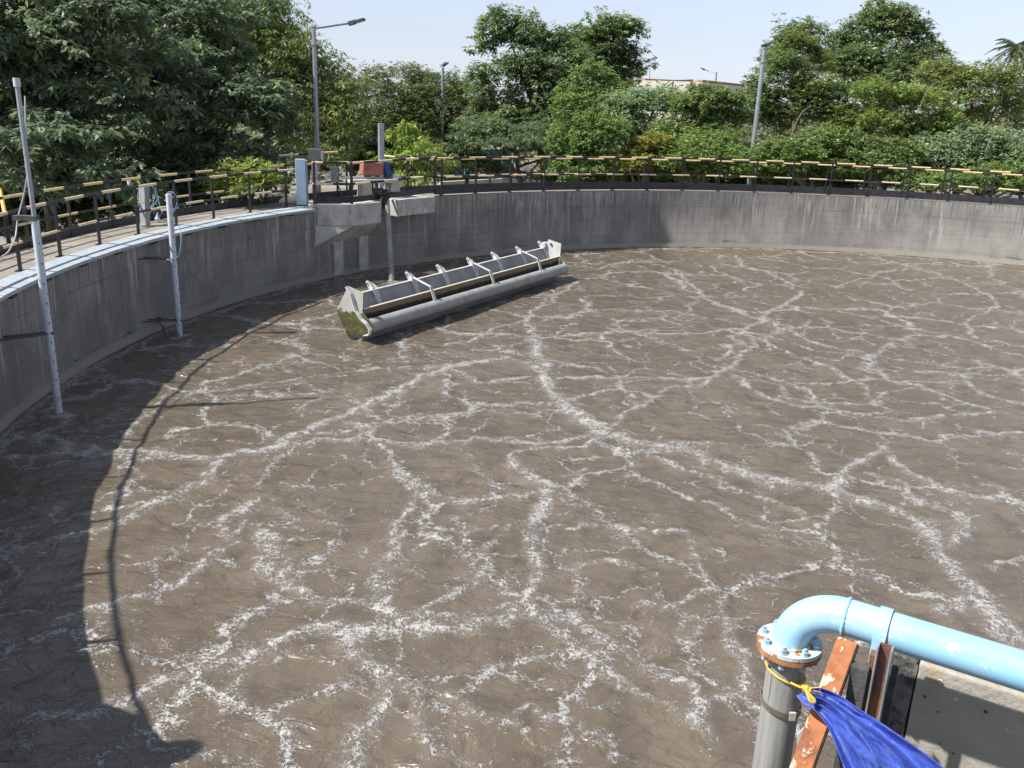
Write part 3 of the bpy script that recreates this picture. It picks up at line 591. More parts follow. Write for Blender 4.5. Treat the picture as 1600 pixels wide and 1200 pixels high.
# ------------------------------------------------------------------ decanter trough
A = onz(576, 510, .35); B = onz(880, 420, .35); U = (B-A); LEN = U.length; U.normalize(); W = Vector((U.y, -U.x, 0)); Z = Vector((0, 0, 1))
def S(u, v, w): return Vector((A.x, A.y, 0))+U*u+W*v+Z*w
t = thing('decanter_trough', S(LEN/2, -.3, 0), 'long grey steel decanter trough with a float pipe and upright fins, tilted on the water', 'decanter')
MB().tube([S(-.02, 0, .35), S(LEN+.05, 0, .35)], .15, 20).build('float_pipe', M['pipegrey'], t, smooth=True)
def sheet(poly, u0, u1):                                       # poly of (v,w) pairs, swept along the trough
    m = MB(); m.extrude([S(u0, v, w) for v, w in poly], U*(u1-u0)); return m
sheet([(-.655, .86), (-.625, .86), (-.30, .20), (-.33, .19)], .0, LEN).build('back_plate', M['skimgrey'], t)
sheet([(-.66, .868), (-.66, .888), (-.60, .888), (-.60, .868)], .0, LEN).build('top_edge', M['whitepaint'], t)
sheet([(-.33, .185), (-.13, .215), (-.13, .195), (-.33, .165)], .0, LEN).build('floor_plate', M['skimgrey'], t)
sheet([(-.155, .22), (-.155, .68), (-.135, .68), (-.135, .22)], .02, LEN-.02).build('weir_plate', M['weir'], t)
sheet([(-.17, .682), (-.17, .70), (-.12, .70), (-.12, .682)], .02, LEN-.02).build('weir_lip', M['cream'], t)
ENDP = [(-.51, 1.12), (-.11, 1.04), (-.13, .62), (.0, .52), (.13, .42), (.16, .33), (.1, .2), (-.12, .16), (-.45, .0), (-.55, .08), (-.82, .54), (-.80, .62)]
sheet(ENDP, -.03, -.012).build('end_plate', M['moss'], t, smooth=False); o = sheet(ENDP, LEN+.0, LEN+.02).build('end_plate', M['whitepaint'], t)
m = MB(); pts = [(-.50, 1.12), (-.38, .98), (-.33, .82), (-.26, .66), (-.12, .50), (.02, .42), (.12, .30), (.08, .2), (-.05, .17)]
for a_, b_ in zip(pts[:-1], pts[1:]): m.bar(S(-.08, *a_), S(-.08, *b_), .09, .02, up=U.cross(S(0, *b_)-S(0, *a_)))
m.build('edge_band', M['whitepaint'], t)
def bolt(m, p, ax, r=.03, h=.03): m.tube([p, p+ax*h], r, 6)
m = MB(); bolt(m, S(-.03, -.42, .99), -U, .03, .03); m.build('bolt', M['darkbox'], t); m = MB(); bolt(m, S(LEN, -.42, 1.0), -U, .035, .04); m.build('bolt', M['darkbox'], t)
us = []
for px, py in ((579,452),(640,438),(688,425),(735,416),(773,405),(811,396),(846,387)):
    r_ = ray(px, py); nn = W.cross(Z).cross(U) if False else W; tt = ((S(0, -.66, .9)-CAM).dot(W))/(r_.dot(W)); us.append((CAM+r_*tt-S(0, 0, 0)).dot(U))
print('fins', us, LEN)
for i, u in enumerate(us):
    m = MB(); m.extrude([S(u, -.80, 1.04), S(u, -.75, 1.07), S(u, -.60, .93), S(u, -.42, .42), S(u, -.48, .42), S(u, -.65, .80)], U*.014)
    m.extrude([S(u+.016, -.78, 1.07), S(u+.19, -.755, .99), S(u+.185, -.61, .88), S(u+.12, -.345, .34), S(u+.03, -.345, .34), S(u+.016, -.61, .88)], W*.012+Z*.006); fin_ = m.build('fin', M['whitepaint'], t)
    m = MB(); bolt(m, S(u-.01, -.735, 1.01), -U, .018, .02); m.build('bolt', M['darkbox'], fin_)
    if i in (1, 3, 5):
        m = MB(); m.bar(S(u+.06, -.70, .975), S(u+.06, -.12, .80), .07, .014); m.extrude([S(u+.02, -.12, .80), S(u+.11, -.12, .80), S(u+.12, .0, .49), S(u+.02, .0, .49)], W*.014+Z*.01)
        cs_ = m.build('cross_strap', M['whitepaint'], t); m = MB(); bolt(m, S(u+.06, -.62, .955), Z, .02, .03); m.build('bolt', M['darkbox'], cs_); m = MB(); bolt(m, S(u+.06, -.10, .76), W, .018, .02); m.build('bolt', M['darkbox'], cs_)
m = MB(); u = us[-1]+.15; m.box(S(u, -.63, .95), (.22, .12, .16), (U, W, Z)); m.build('float_block', M['white'], t, bevel=.02)
m = MB(); m.tube([S(LEN-.75, -.45, .45), S(LEN-.75, -.44, .62), S(LEN-.6, -.44, .64), S(LEN-.58, -.44, .58)], .012, 6); m.build('hook', M['whitepaint'], t)
sheet([(-.2, .2), (-.1, .19), (-.36, -.25), (-.44, -.25)], 0., LEN-.05).build('scum_baffle', M['skimgrey'], t)

# ------------------------------------------------------------------ perforated white pipes at the left wall
def standpipe(base, ytop_thick, ytop_all, pxs, label, r, thin=None):
    bx, by = base; t = thing('standpipe', (bx, by, 0), label, 'pipe')
    zt = zat(pxs[0], ytop_thick, base); pi_ = MB().tube([(bx, by, -.5), (bx, by, zt)], r, 14).build('pipe', M['white'], t, smooth=True)
    dirc = Vector((-bx, -by, 0)).normalized(); m = MB(); z = .25
    while z < zt-.2:
        p = Vector((bx, by, z)); a_ = .35; d = Vector((dirc.x*math.cos(a_)-dirc.y*math.sin(a_), dirc.x*math.sin(a_)+dirc.y*math.cos(a_), 0))
        m.tube([p+d*(r-.004), p+d*(r+.003)], .012, 8); d2 = Vector((dirc.x*math.cos(1.1)-dirc.y*math.sin(1.1), dirc.x*math.sin(1.1)+dirc.y*math.cos(1.1), 0))
        m.tube([p+d2*(r-.004)+Vector((0,0,.14)), p+d2*(r+.003)+Vector((0,0,.14))], .012, 8); z += .30
    m.build('drain_holes', M['black'], pi_)
    if thin:
        z2 = zat(pxs[1], ytop_all, base); MB().tube([(bx, by, zt-.01), (bx-.01, by, z2)], thin, 12).build('upper_tube', M['galv'], t, smooth=True)
        MB().tube([(bx-.01, by, z2-.12), (bx-.01, by, z2)], thin+.014, 12).build('cap', M['white'], t, smooth=True)
        MB().tube([(bx, by, zt+.92), (bx, by, zt+.96)], thin+.008, 12).build('joint', M['galv'], t, smooth=True)
    return t, zt
b1 = onz(92, 645, 0).xy; b2 = onz(281, 525, 0).xy
sp1, z1 = standpipe(b1, 343, 122, (60, 38), 'tallest white perforated pipe with a thin grey tube on top, at the far left wall', .057, .033)
sp2, z2 = standpipe(b2, 303, 303, (262, 262), 'shorter white perforated pipe standing off the left wall with a cable looped round it', .057)
def brackets(t, base, zs, r=.018):
    d = (V2(*base)-TC).normalized(); tn = V2(-d.y, d.x)
    for z, sp in zs:
        m = MB()
        for s_ in (-1, 1):
            a = V2(*base)+tn*s_*.06; b = TC+d*(TR+.02)+tn*(s_*.10+sp); m.tube([(a.x, a.y, z), (b.x, b.y, z+.02)], r, 6)
        m.tube([(base[0]-.08, base[1], z), (base[0]+.08, base[1]-.02, z)], r*1.2, 6); m.build('wall_bracket', M['grime'], t)
z = zat(78, 520, b1); brackets(sp1, b1, [(z, .45)]); z = zat(272, 404, b2); za = zat(281, 500, b2); brackets(sp2, b2, [(z, .3), (za, .35)], .014)
m = MB(); q = Vector((b1.x, b1.y, z1)); d = (b1-TC).normalized(); m.box(q+Vector((-.12, .0, .02)), (.34, .12, .07)); m.build('top_clamp', M['grime'], sp1)
m = MB(); q = Vector((b2.x, b2.y, za))
for i in range(13):
    a = q+Vector((random.uniform(-.5, .05), random.uniform(-.1, .15), random.uniform(-.35, .05))); m.tube([a, a+Vector((random.uniform(-.12, .12), random.uniform(-.05, .05), random.uniform(-.2, .02)))], .012, 5)
tag(m.build('caught_debris', M['grime'], sp2), kind='stuff')
def cable(pts, r, mat, label, d=None, cat='cable', n=6):
    P = [at(px, py, dd) for px, py, dd in pts]; out = []
    for i in range(len(P)-1):                                 # catmull-rom
        p0, p1, p2, p3 = P[max(i-1, 0)], P[i], P[i+1], P[min(i+2, len(P)-1)]
        for k in range(n):
            s_ = k/n; out.append(.5*((2*p1)+(p2-p0)*s_+(2*p0-5*p1+4*p2-p3)*s_*s_+(3*p1-p0-3*p2+p3)*s_**3))
    out.append(P[-1]); o = MB().tube(out, r, 6).build('cable', M[mat], None, smooth=True); return tag(o, label, cat)
d1 = math.hypot(*b1)*math.cos(0)-1.1; d1 = (Vector((b1.x, b1.y, 3))-CAM).dot(cf); d2 = (Vector((b2.x, b2.y, 2))-CAM).dot(cf)
cable([(39,150,d1+.05),(40,200,d1+.1),(43,260,d1+.3),(38,300,d1+.4),(28,340,d1+.4),(24,370,d1+.3),(14,392,d1),(2,402,d1-.2)], .012, 'cable_grey', 'thin grey cable drooping beside the tallest white pipe')
cable([(258,306,d2),(264,300,d2-.1),(273,303,d2-.1),(277,315,d2),(272,330,d2+.1),(262,340,d2+.2),(268,345,d2),(279,352,d2-.1),(283,370,d2-.2),(281,395,d2-.2),(274,405,d2-.1),(262,406,d2),(250,400,d2+.1),(244,388,d2+.2),(250,372,d2+.3),(256,368,d2+.5)], .010, 'cable_blue', 'blue cable looped round the shorter white pipe')
cable([(237,290,20),(243,300,20),(240,315,20),(236,325,20),(244,316,20),(247,306,20),(241,292,20)], .010, 'cable_blue', 'blue cable bundle hanging right of the square grey post')
cable([(218,297,20),(214,310,20),(213,330,20),(222,300,20)], .010, 'cable_blue', 'blue cable loop hanging left of the square grey post')
cable([(226,335,20),(232,350,20),(245,362,20.2),(256,367,20.3)], .009, 'cable_grey', 'grey cable trailing from the square grey post to the coping')
cable([(243,291,20),(247,308,20),(250,322,20),(254,330,20),(249,338,20)], .008, 'cable_blue', 'thin blue flex holding the round white float switch')
b = at(228, 363, 19.4); t = thing('square_post', (b.x, b.y, 2.), 'square grey weathered post leaning at the left railing, hung with cables', 'post')
m = MB(); tp = at(224.5, 290, 19.3); m.bar(Vector((b.x, b.y, 2.0)), tp, .15, .15, up=Vector((.3, 1, 0)).normalized()); m.build('shaft', M['concpost'], t, bevel=.01)
def ball(name, c, r, mat, label, cat):
    bm = bmesh.new(); bmesh.ops.create_uvsphere(bm, u_segments=16, v_segments=10, radius=r); me = bpy.data.meshes.new(name); bm.to_mesh(me); bm.free()
    me.polygons.foreach_set('use_smooth', [True]*len(me.polygons)); o = link(name, me, M[mat]); o.location = c; return tag(o, label, cat)
fs_ = thing('float_switch', at(246, 342, 19.9), 'round white float switch hanging from a blue flex by the square post', 'float switch')
bb = ball('bulb', (0, 0, 0), .055, 'white', None, None); bb.parent = fs_; m = MB(); m.tube([(0, 0, .045), (.01, 0, .13)], [.03, .012], 10); o = m.build('neck', M['white'], None); o.parent = fs_
jb = thing('junction_box', at(202, 285, 19.6), 'small white cable fitting tied to the left top rail', 'fitting')
o = MB().tube([(0, 0, .06), (0, -.02, -.05)], [.045, .03], 10).build('body', M['whitepaint'], None, smooth=True); o.parent = jb
o = MB().tube([(0, -.02, -.05), (.04, -.02, -.10), (.10, 0, -.16)], .008, 6).build('tail', M['cable_grey'], None, smooth=True); o.parent = jb
# yellow gate post at the frame edge
g0 = at(8, 335, 16.0); g1 = at(0, 296, 16.3); t = thing('gate_frame', (g0.x, g0.y, 2.0), 'ochre yellow gate bar at the left edge of the photo', 'gate')
ye = mat_paint('ochre_paint', (.72, .42, .07), (.6, .33, .05), .5, .1); M['ochre'] = ye
MB().tube([g1, g0], .035, 8).build('bar', ye, t, smooth=True); MB().tube([g0, g0+Vector((-.9, -.3, -.06))], .035, 8).build('bar', ye, t, smooth=True)
MB().tube([g0, Vector((g0.x, g0.y, 2.0))], .04, 8).build('post', M['black'], t)

# ------------------------------------------------------------------ near left widening of the rim (its shadow falls on the water)
t = thing('rim_platform', (-5.6, 5.9, 2.), 'concrete landing widening the tank rim beyond the left edge', 'platform')
def src(px, py, h): q = onz(px, py, 0); return (q.x-SX*h, q.y-SY*h)
ea = [src(*p, 2.04) for p in ((156, 1097), (225, 1120), (262, 1165), (275, 1215), (310, 1330))]; cc_ = Vector(ea[0]); dr = (cc_-TC).normalized(); oo = TC+dr*(TR+.5)
m = MB(); m.prism([tuple(oo)]+ea+[(ea[-1][0]-2.2, ea[-1][1]-.6), (oo.x-.3, oo.y-1.2)], 1.7, 2.04); m.build('deck', M['conc'], t)
h = 3.25; c = src(302, 1172, h); c = Vector((c[0], c[1], 0))  # unseen form added only to cast the round blob of shadow on the water
t = thing('shadow_blocker', (c.x, c.y, 2.04), 'unseen grey round topped cabinet on the rim landing', 'blocker')
m = MB(); m.tube([(c.x, c.y, 2.04), (c.x, c.y, 3.05), (c.x, c.y, 3.2), (c.x, c.y, 3.3)], [.16, .16, .13, .05], 14); m.build('blocker_body', M['darkbox'], t, smooth=True)
# viewing platform the photograph is taken from
t = thing('viewing_platform', (0, -.5, 3.3), 'raised concrete viewing slab behind the pipe corner', 'platform')
m = MB(); m.prism([(-1.2, -2.5), (4.2, -2.5), (4.2, .7), (-1.2, .7)], 3.15, 3.35); m.build('slab', M['conc'], t); m = MB(); m.prism([(-.6, -2.2), (3.9, -2.2), (3.9, -1.9), (-.6, -1.9)], -1., 3.148); m.build('support_wall', M['conc'], t)

# ------------------------------------------------------------------ foreground: channel wall, blue pipe, steelwork, tarpaulin
zp = 2.69; PR = .088
pb = onz(1330, 966, zp); pc = onz(1600, 1049, zp)
def topx(P): v = P-CAM; return 800+F_PX*v.dot(cr)/v.dot(cf)
hd = (pc-pb); hd.z = 0; hd.normalize(); best = None
for i in range(200):
    xy = pb-hd*(.005*i); P = Vector((xy.x, xy.y, zat(1233, 1005, xy.xy))); e = abs(topx(P)-1233)
    if best is None or e < best[0]: best = (e, P)
pa = best[1]; print('pipe', pa, pb, pc, (pb-CAM).dot(cf), (pc-CAM).dot(cf))
t = thing('blue_pipe', (pa.x, pa.y, pa.z), 'sky blue steel pipe elbow bolted by a flange to the grey downpipe', 'pipe')
start = pa+Z*.012; rb = zp-start.z; hx = start+hd*0
N = 14; pts = []; 
for i in range(N+1):
    a = PI/2*i/N; pts.append(start+Z*(rb*math.sin(a))+hd*(rb*1.06*(1-math.cos(a))))
line_end = pts[-1]+hd*4.2
bend = pts
m = MB(); m.tube(bend, PR, 32, cap=False); m.build('elbow', M['bluepipe'], t, smooth=True)
m = MB(); m.tube([bend[-1]+hd*.002, line_end], PR-.001, 32); m.build('straight_run', M['bluepipe'], t, smooth=True)
wd = []; n_ = 64                                              # lumpy weld bead
up_ = Z; sd = hd.cross(up_).normalized()
wp = [bend[-1]+(up_*math.cos(2*PI*i/n_)+sd*math.sin(2*PI*i/n_))*(PR+.001) for i in range(n_+1)]
MB().tube(wp, [.006+.003*((i*7) % 3)/2 for i in range(n_+1)], 6).build('weld_bead', M['bluepipe'], t, smooth=True)
for dz, mt in ((.006, 'flange'), (-.022, 'flange_rust')):
    m = MB(); m.tube([pa+Z*(dz-.011), pa+Z*(dz+.011)], .156, 48); fl_ = m.build('flange', M[mt], t, smooth=True)
m = MB(); m.tube([pa+Z*.018, pa+Z*.026], .104, 32, cap=True); m.build('weld_collar', M['flange'], t, smooth=True)
for k in range(8):
    a = 2*PI*(k+.35)/8; q = pa+Vector((math.cos(a), math.sin(a), 0))*.130
    m = MB(); m.tube([q+Z*.017, q+Z*.021], .021, 16); m.tube([q+Z*.021, q+Z*.040], .0165, 6); m.tube([q+Z*.040, q+Z*.052], .009, 8); m.tube([q-Z*.07, q-Z*.034], .0165, 6); m.tube([q-Z*.04, q+Z*.02], .008, 6)
    m.build('bolt', M['bolt'], fl_)
# grey downpipe
t = thing('downpipe', (pa.x, pa.y, 0), 'weathered grey ribbed downpipe below the rusty flange', 'pipe')
m = MB(); nn = 96; prof = []
for zz_ in (-1.0, pa.z-.033):
    for i in range(nn):
        a = 2*PI*i/nn; r_ = .0925+(.0009 if (i % 12) == 0 else 0); prof.append((pa.x+r_*math.cos(a), pa.y+r_*math.sin(a), zz_))
m.add(prof, [(i, (i+1) % nn, nn+(i+1) % nn, nn+i) for i in range(nn)]); m.build('pipe', M['greypipe'], t, smooth=True)
def loop(c, r, tilt, dirv, rad, mat, name, parent, flat=None):
    d = Vector(dirv).normalized(); s_ = Z.cross(d); P = []
    for i in range(49):
        a = 2*PI*i/48; x_, y_ = r*math.cos(a), r*math.sin(a); P.append(c+d*x_+s_*y_+Z*(tilt*x_))
    m = MB()
    if flat:
        vs, fs = [], []
        for i, p in enumerate(P[:-1]):
            n_o = (p-c); n_o.z = 0; n_o.normalize(); vs += [p-Z*flat/2, p+Z*flat/2, p+Z*flat/2+n_o*.004, p-Z*flat/2+n_o*.004]
        for i in range(48):
            j = (i+1) % 48
            for k in range(4): fs.append((i*4+k, j*4+k, j*4+(k+1) % 4, i*4+(k+1) % 4))
        m.add(vs, fs)
    else: m.tube(P, rad, 8)
    return m.build(name, M[mat], parent, smooth=True)
tocam = Vector((-pa.x, -pa.y, 0)).normalized(); rightv = Vector((.95, -.3, 0))
cc = at(1212, 1163, 4.3); loop(Vector((pa.x, pa.y, cc.z+.03)), .099, -.18, rightv, 0, 'band', 'hose_band', t, flat=.032)
qb = Vector((pa.x, pa.y, cc.z+.03))+(rightv.normalized()*.6+tocam*.8).normalized()*.105-Z*.005; m = MB(); m.box(qb, (.03, .012, .045)); m.build('buckle', M['whitepaint'], t)
rp_ = thing('tie_rope', (pa.x, pa.y, pa.z-.15), 'yellow rope tied round the grey downpipe and knotted through the tarpaulin eyelet', 'rope')
lc = Vector((pa.x, pa.y, zat(1222, 1062, (pa-tocam*-.09).xy))); loop(lc, .0985, -.30, rightv, .0055, 'rope', 'loop', rp_)
kn = at(1257, 1076, 3.98); ey = at(1270, 1094, 3.95)
m = MB(); m.tube([at(1236,1067,4.12), at(1246,1072,4.06), kn], .0055, 6)
for i in range(5):
    o_ = Vector((random.uniform(-.014, .014), random.uniform(-.01, .01), random.uniform(-.014, .014))); m.tube([kn+o_, kn+o_*-1.2+Vector((.012, 0, .006))], [.009, .011], 8)
for k in range(5):
    o_ = Vector((random.uniform(-.03, .03), -.012, random.uniform(-.03, .015))); m.tube([kn, kn.lerp(ey, .5)+o_*.6+Vector((0, -.02, 0)), ey+Vector((0, -.01, 0))+o_*.2], .0042, 6)
for k in range(4):
    m.tube([kn, kn+Vector((random.uniform(.03, .08), 0, random.uniform(-.03, .01))), kn+Vector((random.uniform(.06, .10), 0, random.uniform(-.06, -.02)))], .0028, 5)
m.build('knot', M['rope'], rp_, smooth=True)
# channel wall
wdir = hd.copy(); wback = Vector((-wdir.y, wdir.x, 0)); r0 = ray(1437, 1036); tt = ((pb+wback*.34-CAM).dot(wback))/r0.dot(wback); c0w = CAM+r0*tt; ztop_w = c0w.z; print('c0w', c0w, tt)
t = thing('channel_wall', (c0w.x, c0w.y, ztop_w), 'rough grey plastered channel wall carrying the blue pipe', 'wall')
e1_ = c0w-wdir*.135+wback*.035
poly = [c0w.xy, (c0w+wdir*4.5).xy, (c0w+wdir*4.5+wback*.34).xy, (c0w+wback*.36).xy]
m = MB(); m.prism(poly, -.8, ztop_w); m.build('wall', M['fgwall'], t, bevel=.012)
poly = [e1_.xy, (c0w+Vector((-.006, .003, 0))).xy, (c0w+wback*.33+Vector((-.006, 0, 0))).xy, (e1_+wback*.25).xy]
m = MB(); m.prism(poly, -.8, ztop_w-.004)
o = m.build('broken_end', M['fgend'], t, bevel=.012)
bm = bmesh.new(); bm.from_mesh(o.data); bmesh.ops.subdivide_edges(bm, edges=[e for e in bm.edges if e.calc_length() > .25], cuts=30, use_grid_fill=True)
for v in bm.verts: v.co += Vector((random.uniform(-.006, .006), random.uniform(-.006, .006), 0))
bm.to_mesh(o.data); bm.free()
for px, py, r_ in ((1469, 1065, .014), (1494, 1093, .012), (1574, 1142, .012), (1445, 1088, .008), (1540, 1112, .009)):
    r0 = ray(px, py); nf = -wback; tt = (c0w-CAM).dot(nf)/r0.dot(nf); q = CAM+r0*tt
    m = MB(); m.tube([q-nf*.002, q+nf*.006], [r_, r_*.8], 10); m.tube([q+nf*.006, q+nf*.010], r_*.45, 8); m.build('tie_plug', M['grime'] if r_ < .01 else M['plinth'], t)
# steelwork in front of the wall end
sw = thing('pipe_support', (at(1345, 1040, 4.1).x, at(1345, 1040, 4.1).y, zp), 'rusty steel support posts and leaning orange beam under the blue pipe', 'bracket')
def vpost(px, py, d, w, dp, zlow, mat, name, turn=0., lean=0.):
    a = at(px, py, d); ax = wdir.copy(); ay = wback; m = MB(); top_ = a; bot = Vector((a.x+lean, a.y, zlow)); m.bar(bot, top_, w, dp, up=ay); return m.build(name, M[mat], sw, bevel=.003)
vpost(1345, 1040, 4.10, .075, .05, -.5, 'grime', 'post'); 
a = at(1387, 1012, 3.98)                                      # rusty channel: web and two flanges
def channel(a, w, f, mat, mat2, zlow, name):
    m = MB(); m.box(a+Z*((zlow-a.z)/2)+wback*f*.4, (w, .007, a.z-zlow), (wdir, wback, Z)); m.build(name, M[mat], sw)
    for s_ in (-1, 1):
        m = MB(); m.box(a+Z*((zlow-a.z)/2)+wdir*(w/2+.0045)*s_, (.008, f, a.z-zlow), (wdir, wback, Z)); m.build('channel_flange', M[mat2], sw, bevel=.002)
channel(at(1384, 1010, 3.96), .048, .05, 'rusty', 'galv', -.4, 'channel_web')
vpost(1366, 1020, 4.10, .03, .05, -.5, 'rusty', 'post'); vpost(1400, 1040, 4.06, .03, .03, -.5, 'grime', 'post')
# strap and tab
sp_c = bend[-1]+hd*.165; ring_ = [sp_c+(Z*math.cos(a)+sd*math.sin(a))*(PR+.004) for a in np.linspace(0, 2*PI, 41)]
stp = thing('pipe_strap', sp_c, 'flat pale blue strap clamping the blue pipe, bolted below', 'strap')
m = MB(); vs, fs = [], []
for p_ in ring_[:-1]:
    n_o = (p_-sp_c).normalized(); vs += [p_-hd*.028, p_+hd*.028, p_+hd*.028+n_o*.006, p_-hd*.028+n_o*.006]
for i in range(40):
    j = (i+1) % 40
    for k in range(4): fs.append((i*4+k, j*4+k, j*4+(k+1) % 4, i*4+(k+1) % 4))
m.add(vs, fs); m.build('band', M['bluepipe'], stp, smooth=True)
frn = sd if sd.dot(tocam) > 0 else -sd
tb = sp_c+frn*(PR+.008); m = MB(); m.box(tb-Z*.085, (.056, .007, .17), (hd, frn, Z)); m.build('tab', M['bluepipe'], stp, bevel=.002)
m = MB(); m.box(tb-Z*.185+frn*.006, (.075, .012, .09), (hd, frn, Z)); m.build('foot_plate', M['rusty'], stp, bevel=.003)
m = MB(); q = tb-Z*.165+frn*.012; m.tube([q, q+frn*.006], .022, 12); m.tube([q+frn*.006, q+frn*.022], .015, 6); m.tube([q+frn*.022, q+frn*.04], .009, 8); m.build('bolt', M['rusty'], stp)
# leaning orange beam
a = at(1325, 1000, 4.16); b = at(1252, 1200, 3.98); b2_ = a+(b-a)*2.2; d_ = (b2_-a).normalized()
sidev = wdir-d_*wdir.dot(d_); sidev.normalize(); nv = d_.cross(sidev)
m = MB(); m.box((a+b2_)/2, ((b2_-a).length, .085, .010), (d_, sidev, nv)); m.build('beam_face', M['rustpaint'], sw, bevel=.002)
m = MB(); m.box((a+b2_)/2+sidev*.044-nv*(.03 if nv.dot(tocam) > 0 else -.03), ((b2_-a).length, .007, .055), (d_, sidev, nv)); m.build('beam_flange', M['grime'], sw, bevel=.002)
m = MB(); m.box((a+b2_)/2-sidev*.044-nv*(.03 if nv.dot(tocam) > 0 else -.03), ((b2_-a).length, .007, .055), (d_, sidev, nv)); m.build('beam_flange', M['rustpaint'], sw, bevel=.002)
m = MB(); q = at(1250, 1165, 4.2); m.extrude([at(1245,1150,4.2), at(1268,1125,4.2), at(1262,1165,4.2), at(1245,1190,4.2)], Vector((.01, .02, 0))); m.build('gusset', M['plinth'], sw)
# tarpaulin
def tarp():
    nu, nv_ = 90, 70
    up_e = [(1262,1078,4.05),(1277,1074,4.02),(1312,1088,3.95),(1345,1108,3.80),(1380,1128,3.66),(1435,1170,3.44),(1480,1210,3.26),(1560,1275,3.0)]
    lo_e = [(1244,1087,4.05),(1257,1101,4.0),(1275,1113,3.94),(1296,1142,3.82),(1312,1180,3.66),(1325,1215,3.5),(1345,1270,3.3),(1380,1360,3.0)]
    def samp(E, s_):
        s_ *= len(E)-1; i = min(int(s_), len(E)-2); f_ = s_-i; a, b = [at(*E[k]) for k in (i, i+1)]; p0 = at(*E[max(i-1, 0)]); p3 = at(*E[min(i+2, len(E)-1)])
        return .5*((2*a)+(b-p0)*f_+(2*p0-5*a+4*b-p3)*f_*f_+(3*a-p0-3*b+p3)*f_**3)
    vs = []
    for i in range(nu+1):
        s_ = i/nu; a = samp(up_e, s_); b = samp(lo_e, s_); amp = .003+.27*s_**1.2
        for j in range(nv_+1):
            v = j/nv_; ph = v*PI*3.6+.6*math.sin(3*s_)+1.3*math.sin(v*4+s_*2)
            fold = .75*(1-2*abs(math.sin(ph*.5)))+.30*(1-2*abs(math.sin(ph*1.15+1.2+s_*4)))+.16*abs(math.sin(v*19+s_*3))+.06*math.sin(s_*22+v*9)
            env = math.sin(PI*min(max(v, .02), .98))**.5
            cr_ = abs(math.sin(s_*14+v*6+math.sin(v*9)))*.5+abs(math.sin(s_*9-v*13+1.))*.35+abs(math.sin(s_*31+v*17))*.18
            p = a.lerp(b, v)+(CAM-a.lerp(b, v)).normalized()*((fold-.35*cr_)*amp*env)+Z*(.015*math.sin(s_*9+v*5)*s_); vs.append(p)
    fs = [(i*(nv_+1)+j, i*(nv_+1)+j+1, (i+1)*(nv_+1)+j+1, (i+1)*(nv_+1)+j) for i in range(nu) for j in range(nv_)]
    t = thing('tarpaulin', at(1270, 1095, 4.02), 'crumpled blue tarpaulin pulled tight by a yellow rope across the steelwork', 'tarpaulin')
    o = MB().add(vs, fs).build('sheet', M['tarp'], t, smooth=True); md = o.modifiers.new('thick', 'SOLIDIFY'); md.thickness = .002
    P = []
    q = at(1270, 1095, 3.955); d = (CAM-q).normalized(); e_ = d.cross(Z).normalized(); f_ = d.cross(e_)
    for i in range(25): P.append(q+(e_*math.cos(i*PI/12)+f_*math.sin(i*PI/12))*.012)
    MB().tube(P, .004, 6).build('eyelet', M['brass'], t, smooth=True)
    # hem stitched fold line
tarp()

# ------------------------------------------------------------------ street lamps
def lamp(base_px, base_py, top_py, d, label, head, arm, r=.075, top_px=None, heads=1):
    a = at(base_px, base_py, d); zt = zat(top_px or base_px, top_py, (a.x, a.y)); t = thing('street_lamp', (a.x, a.y, -1.), label, 'street lamp', 'galvanised street lamps')
    MB().tube([(a.x, a.y, -1.), (a.x, a.y, zt)], [r*1.15, r*.75], 12).build('pole', M['galv'], t, smooth=True)
    m = MB(); m.tube([(a.x, a.y, zt-.55), (a.x, a.y, zt-.47)], r*1.1, 10); m.tube([(a.x, a.y, zt-.01), (a.x, a.y, zt+.03)], r*.95, 10); m.build('collar', M['galv'], t)
    tp = Vector((a.x, a.y, zt-.05)); pts = [tp]+[at(px, py, d+dd) for px, py, dd in arm]
    MB().tube(pts, r*.45, 8).build('arm', M['galv'], t, smooth=True)
    (x0, y0, dd0), (x1, y1, dd1) = head; p0 = at(x0, y0, d+dd0); p1 = at(x1, y1, d+dd1); dv = (p1-p0)
    m = MB(); m.bar(p0, p0+dv*.45, .13, .14); m.bar(p0+dv*.4, p1, .24, .075); lu_ = m.build('luminaire', M['lampgrey'], t, bevel=.015)
    m = MB(); m.bar(p0+dv*.5-Z*.045, p1-dv*.06-Z*.045, .18, .012); m.build('lens', M['whitepaint'], lu_)
    return t
lamp(496, 240, 42, 29.5, 'tall street lamp with a long arm behind the drive platform', ((545,37,0),(569,30,-.2)), [(500,43,0),(546,36,0)], .085, 491.5)
lamp(690, 275, 107, 47, 'thin distant street lamp in front of the feathery trees', ((692,103,.1),(698,98,.5)), [(691,106,0),(693,102,.2)], .08)
lamp(1170, 290, 75, 38, 'leaning street lamp in front of the shrubs at the right', ((1191,73,0),(1203,67,.3)), [(1188,77,0),(1192,73,.1)], .11, 1186)
b = lamp(1116, 148, 113, 78, 'small far street lamp above the cream parapet', ((1101,109,0),(1095,106,0)), [(1108,111,0),(1101,109,0)], .10)

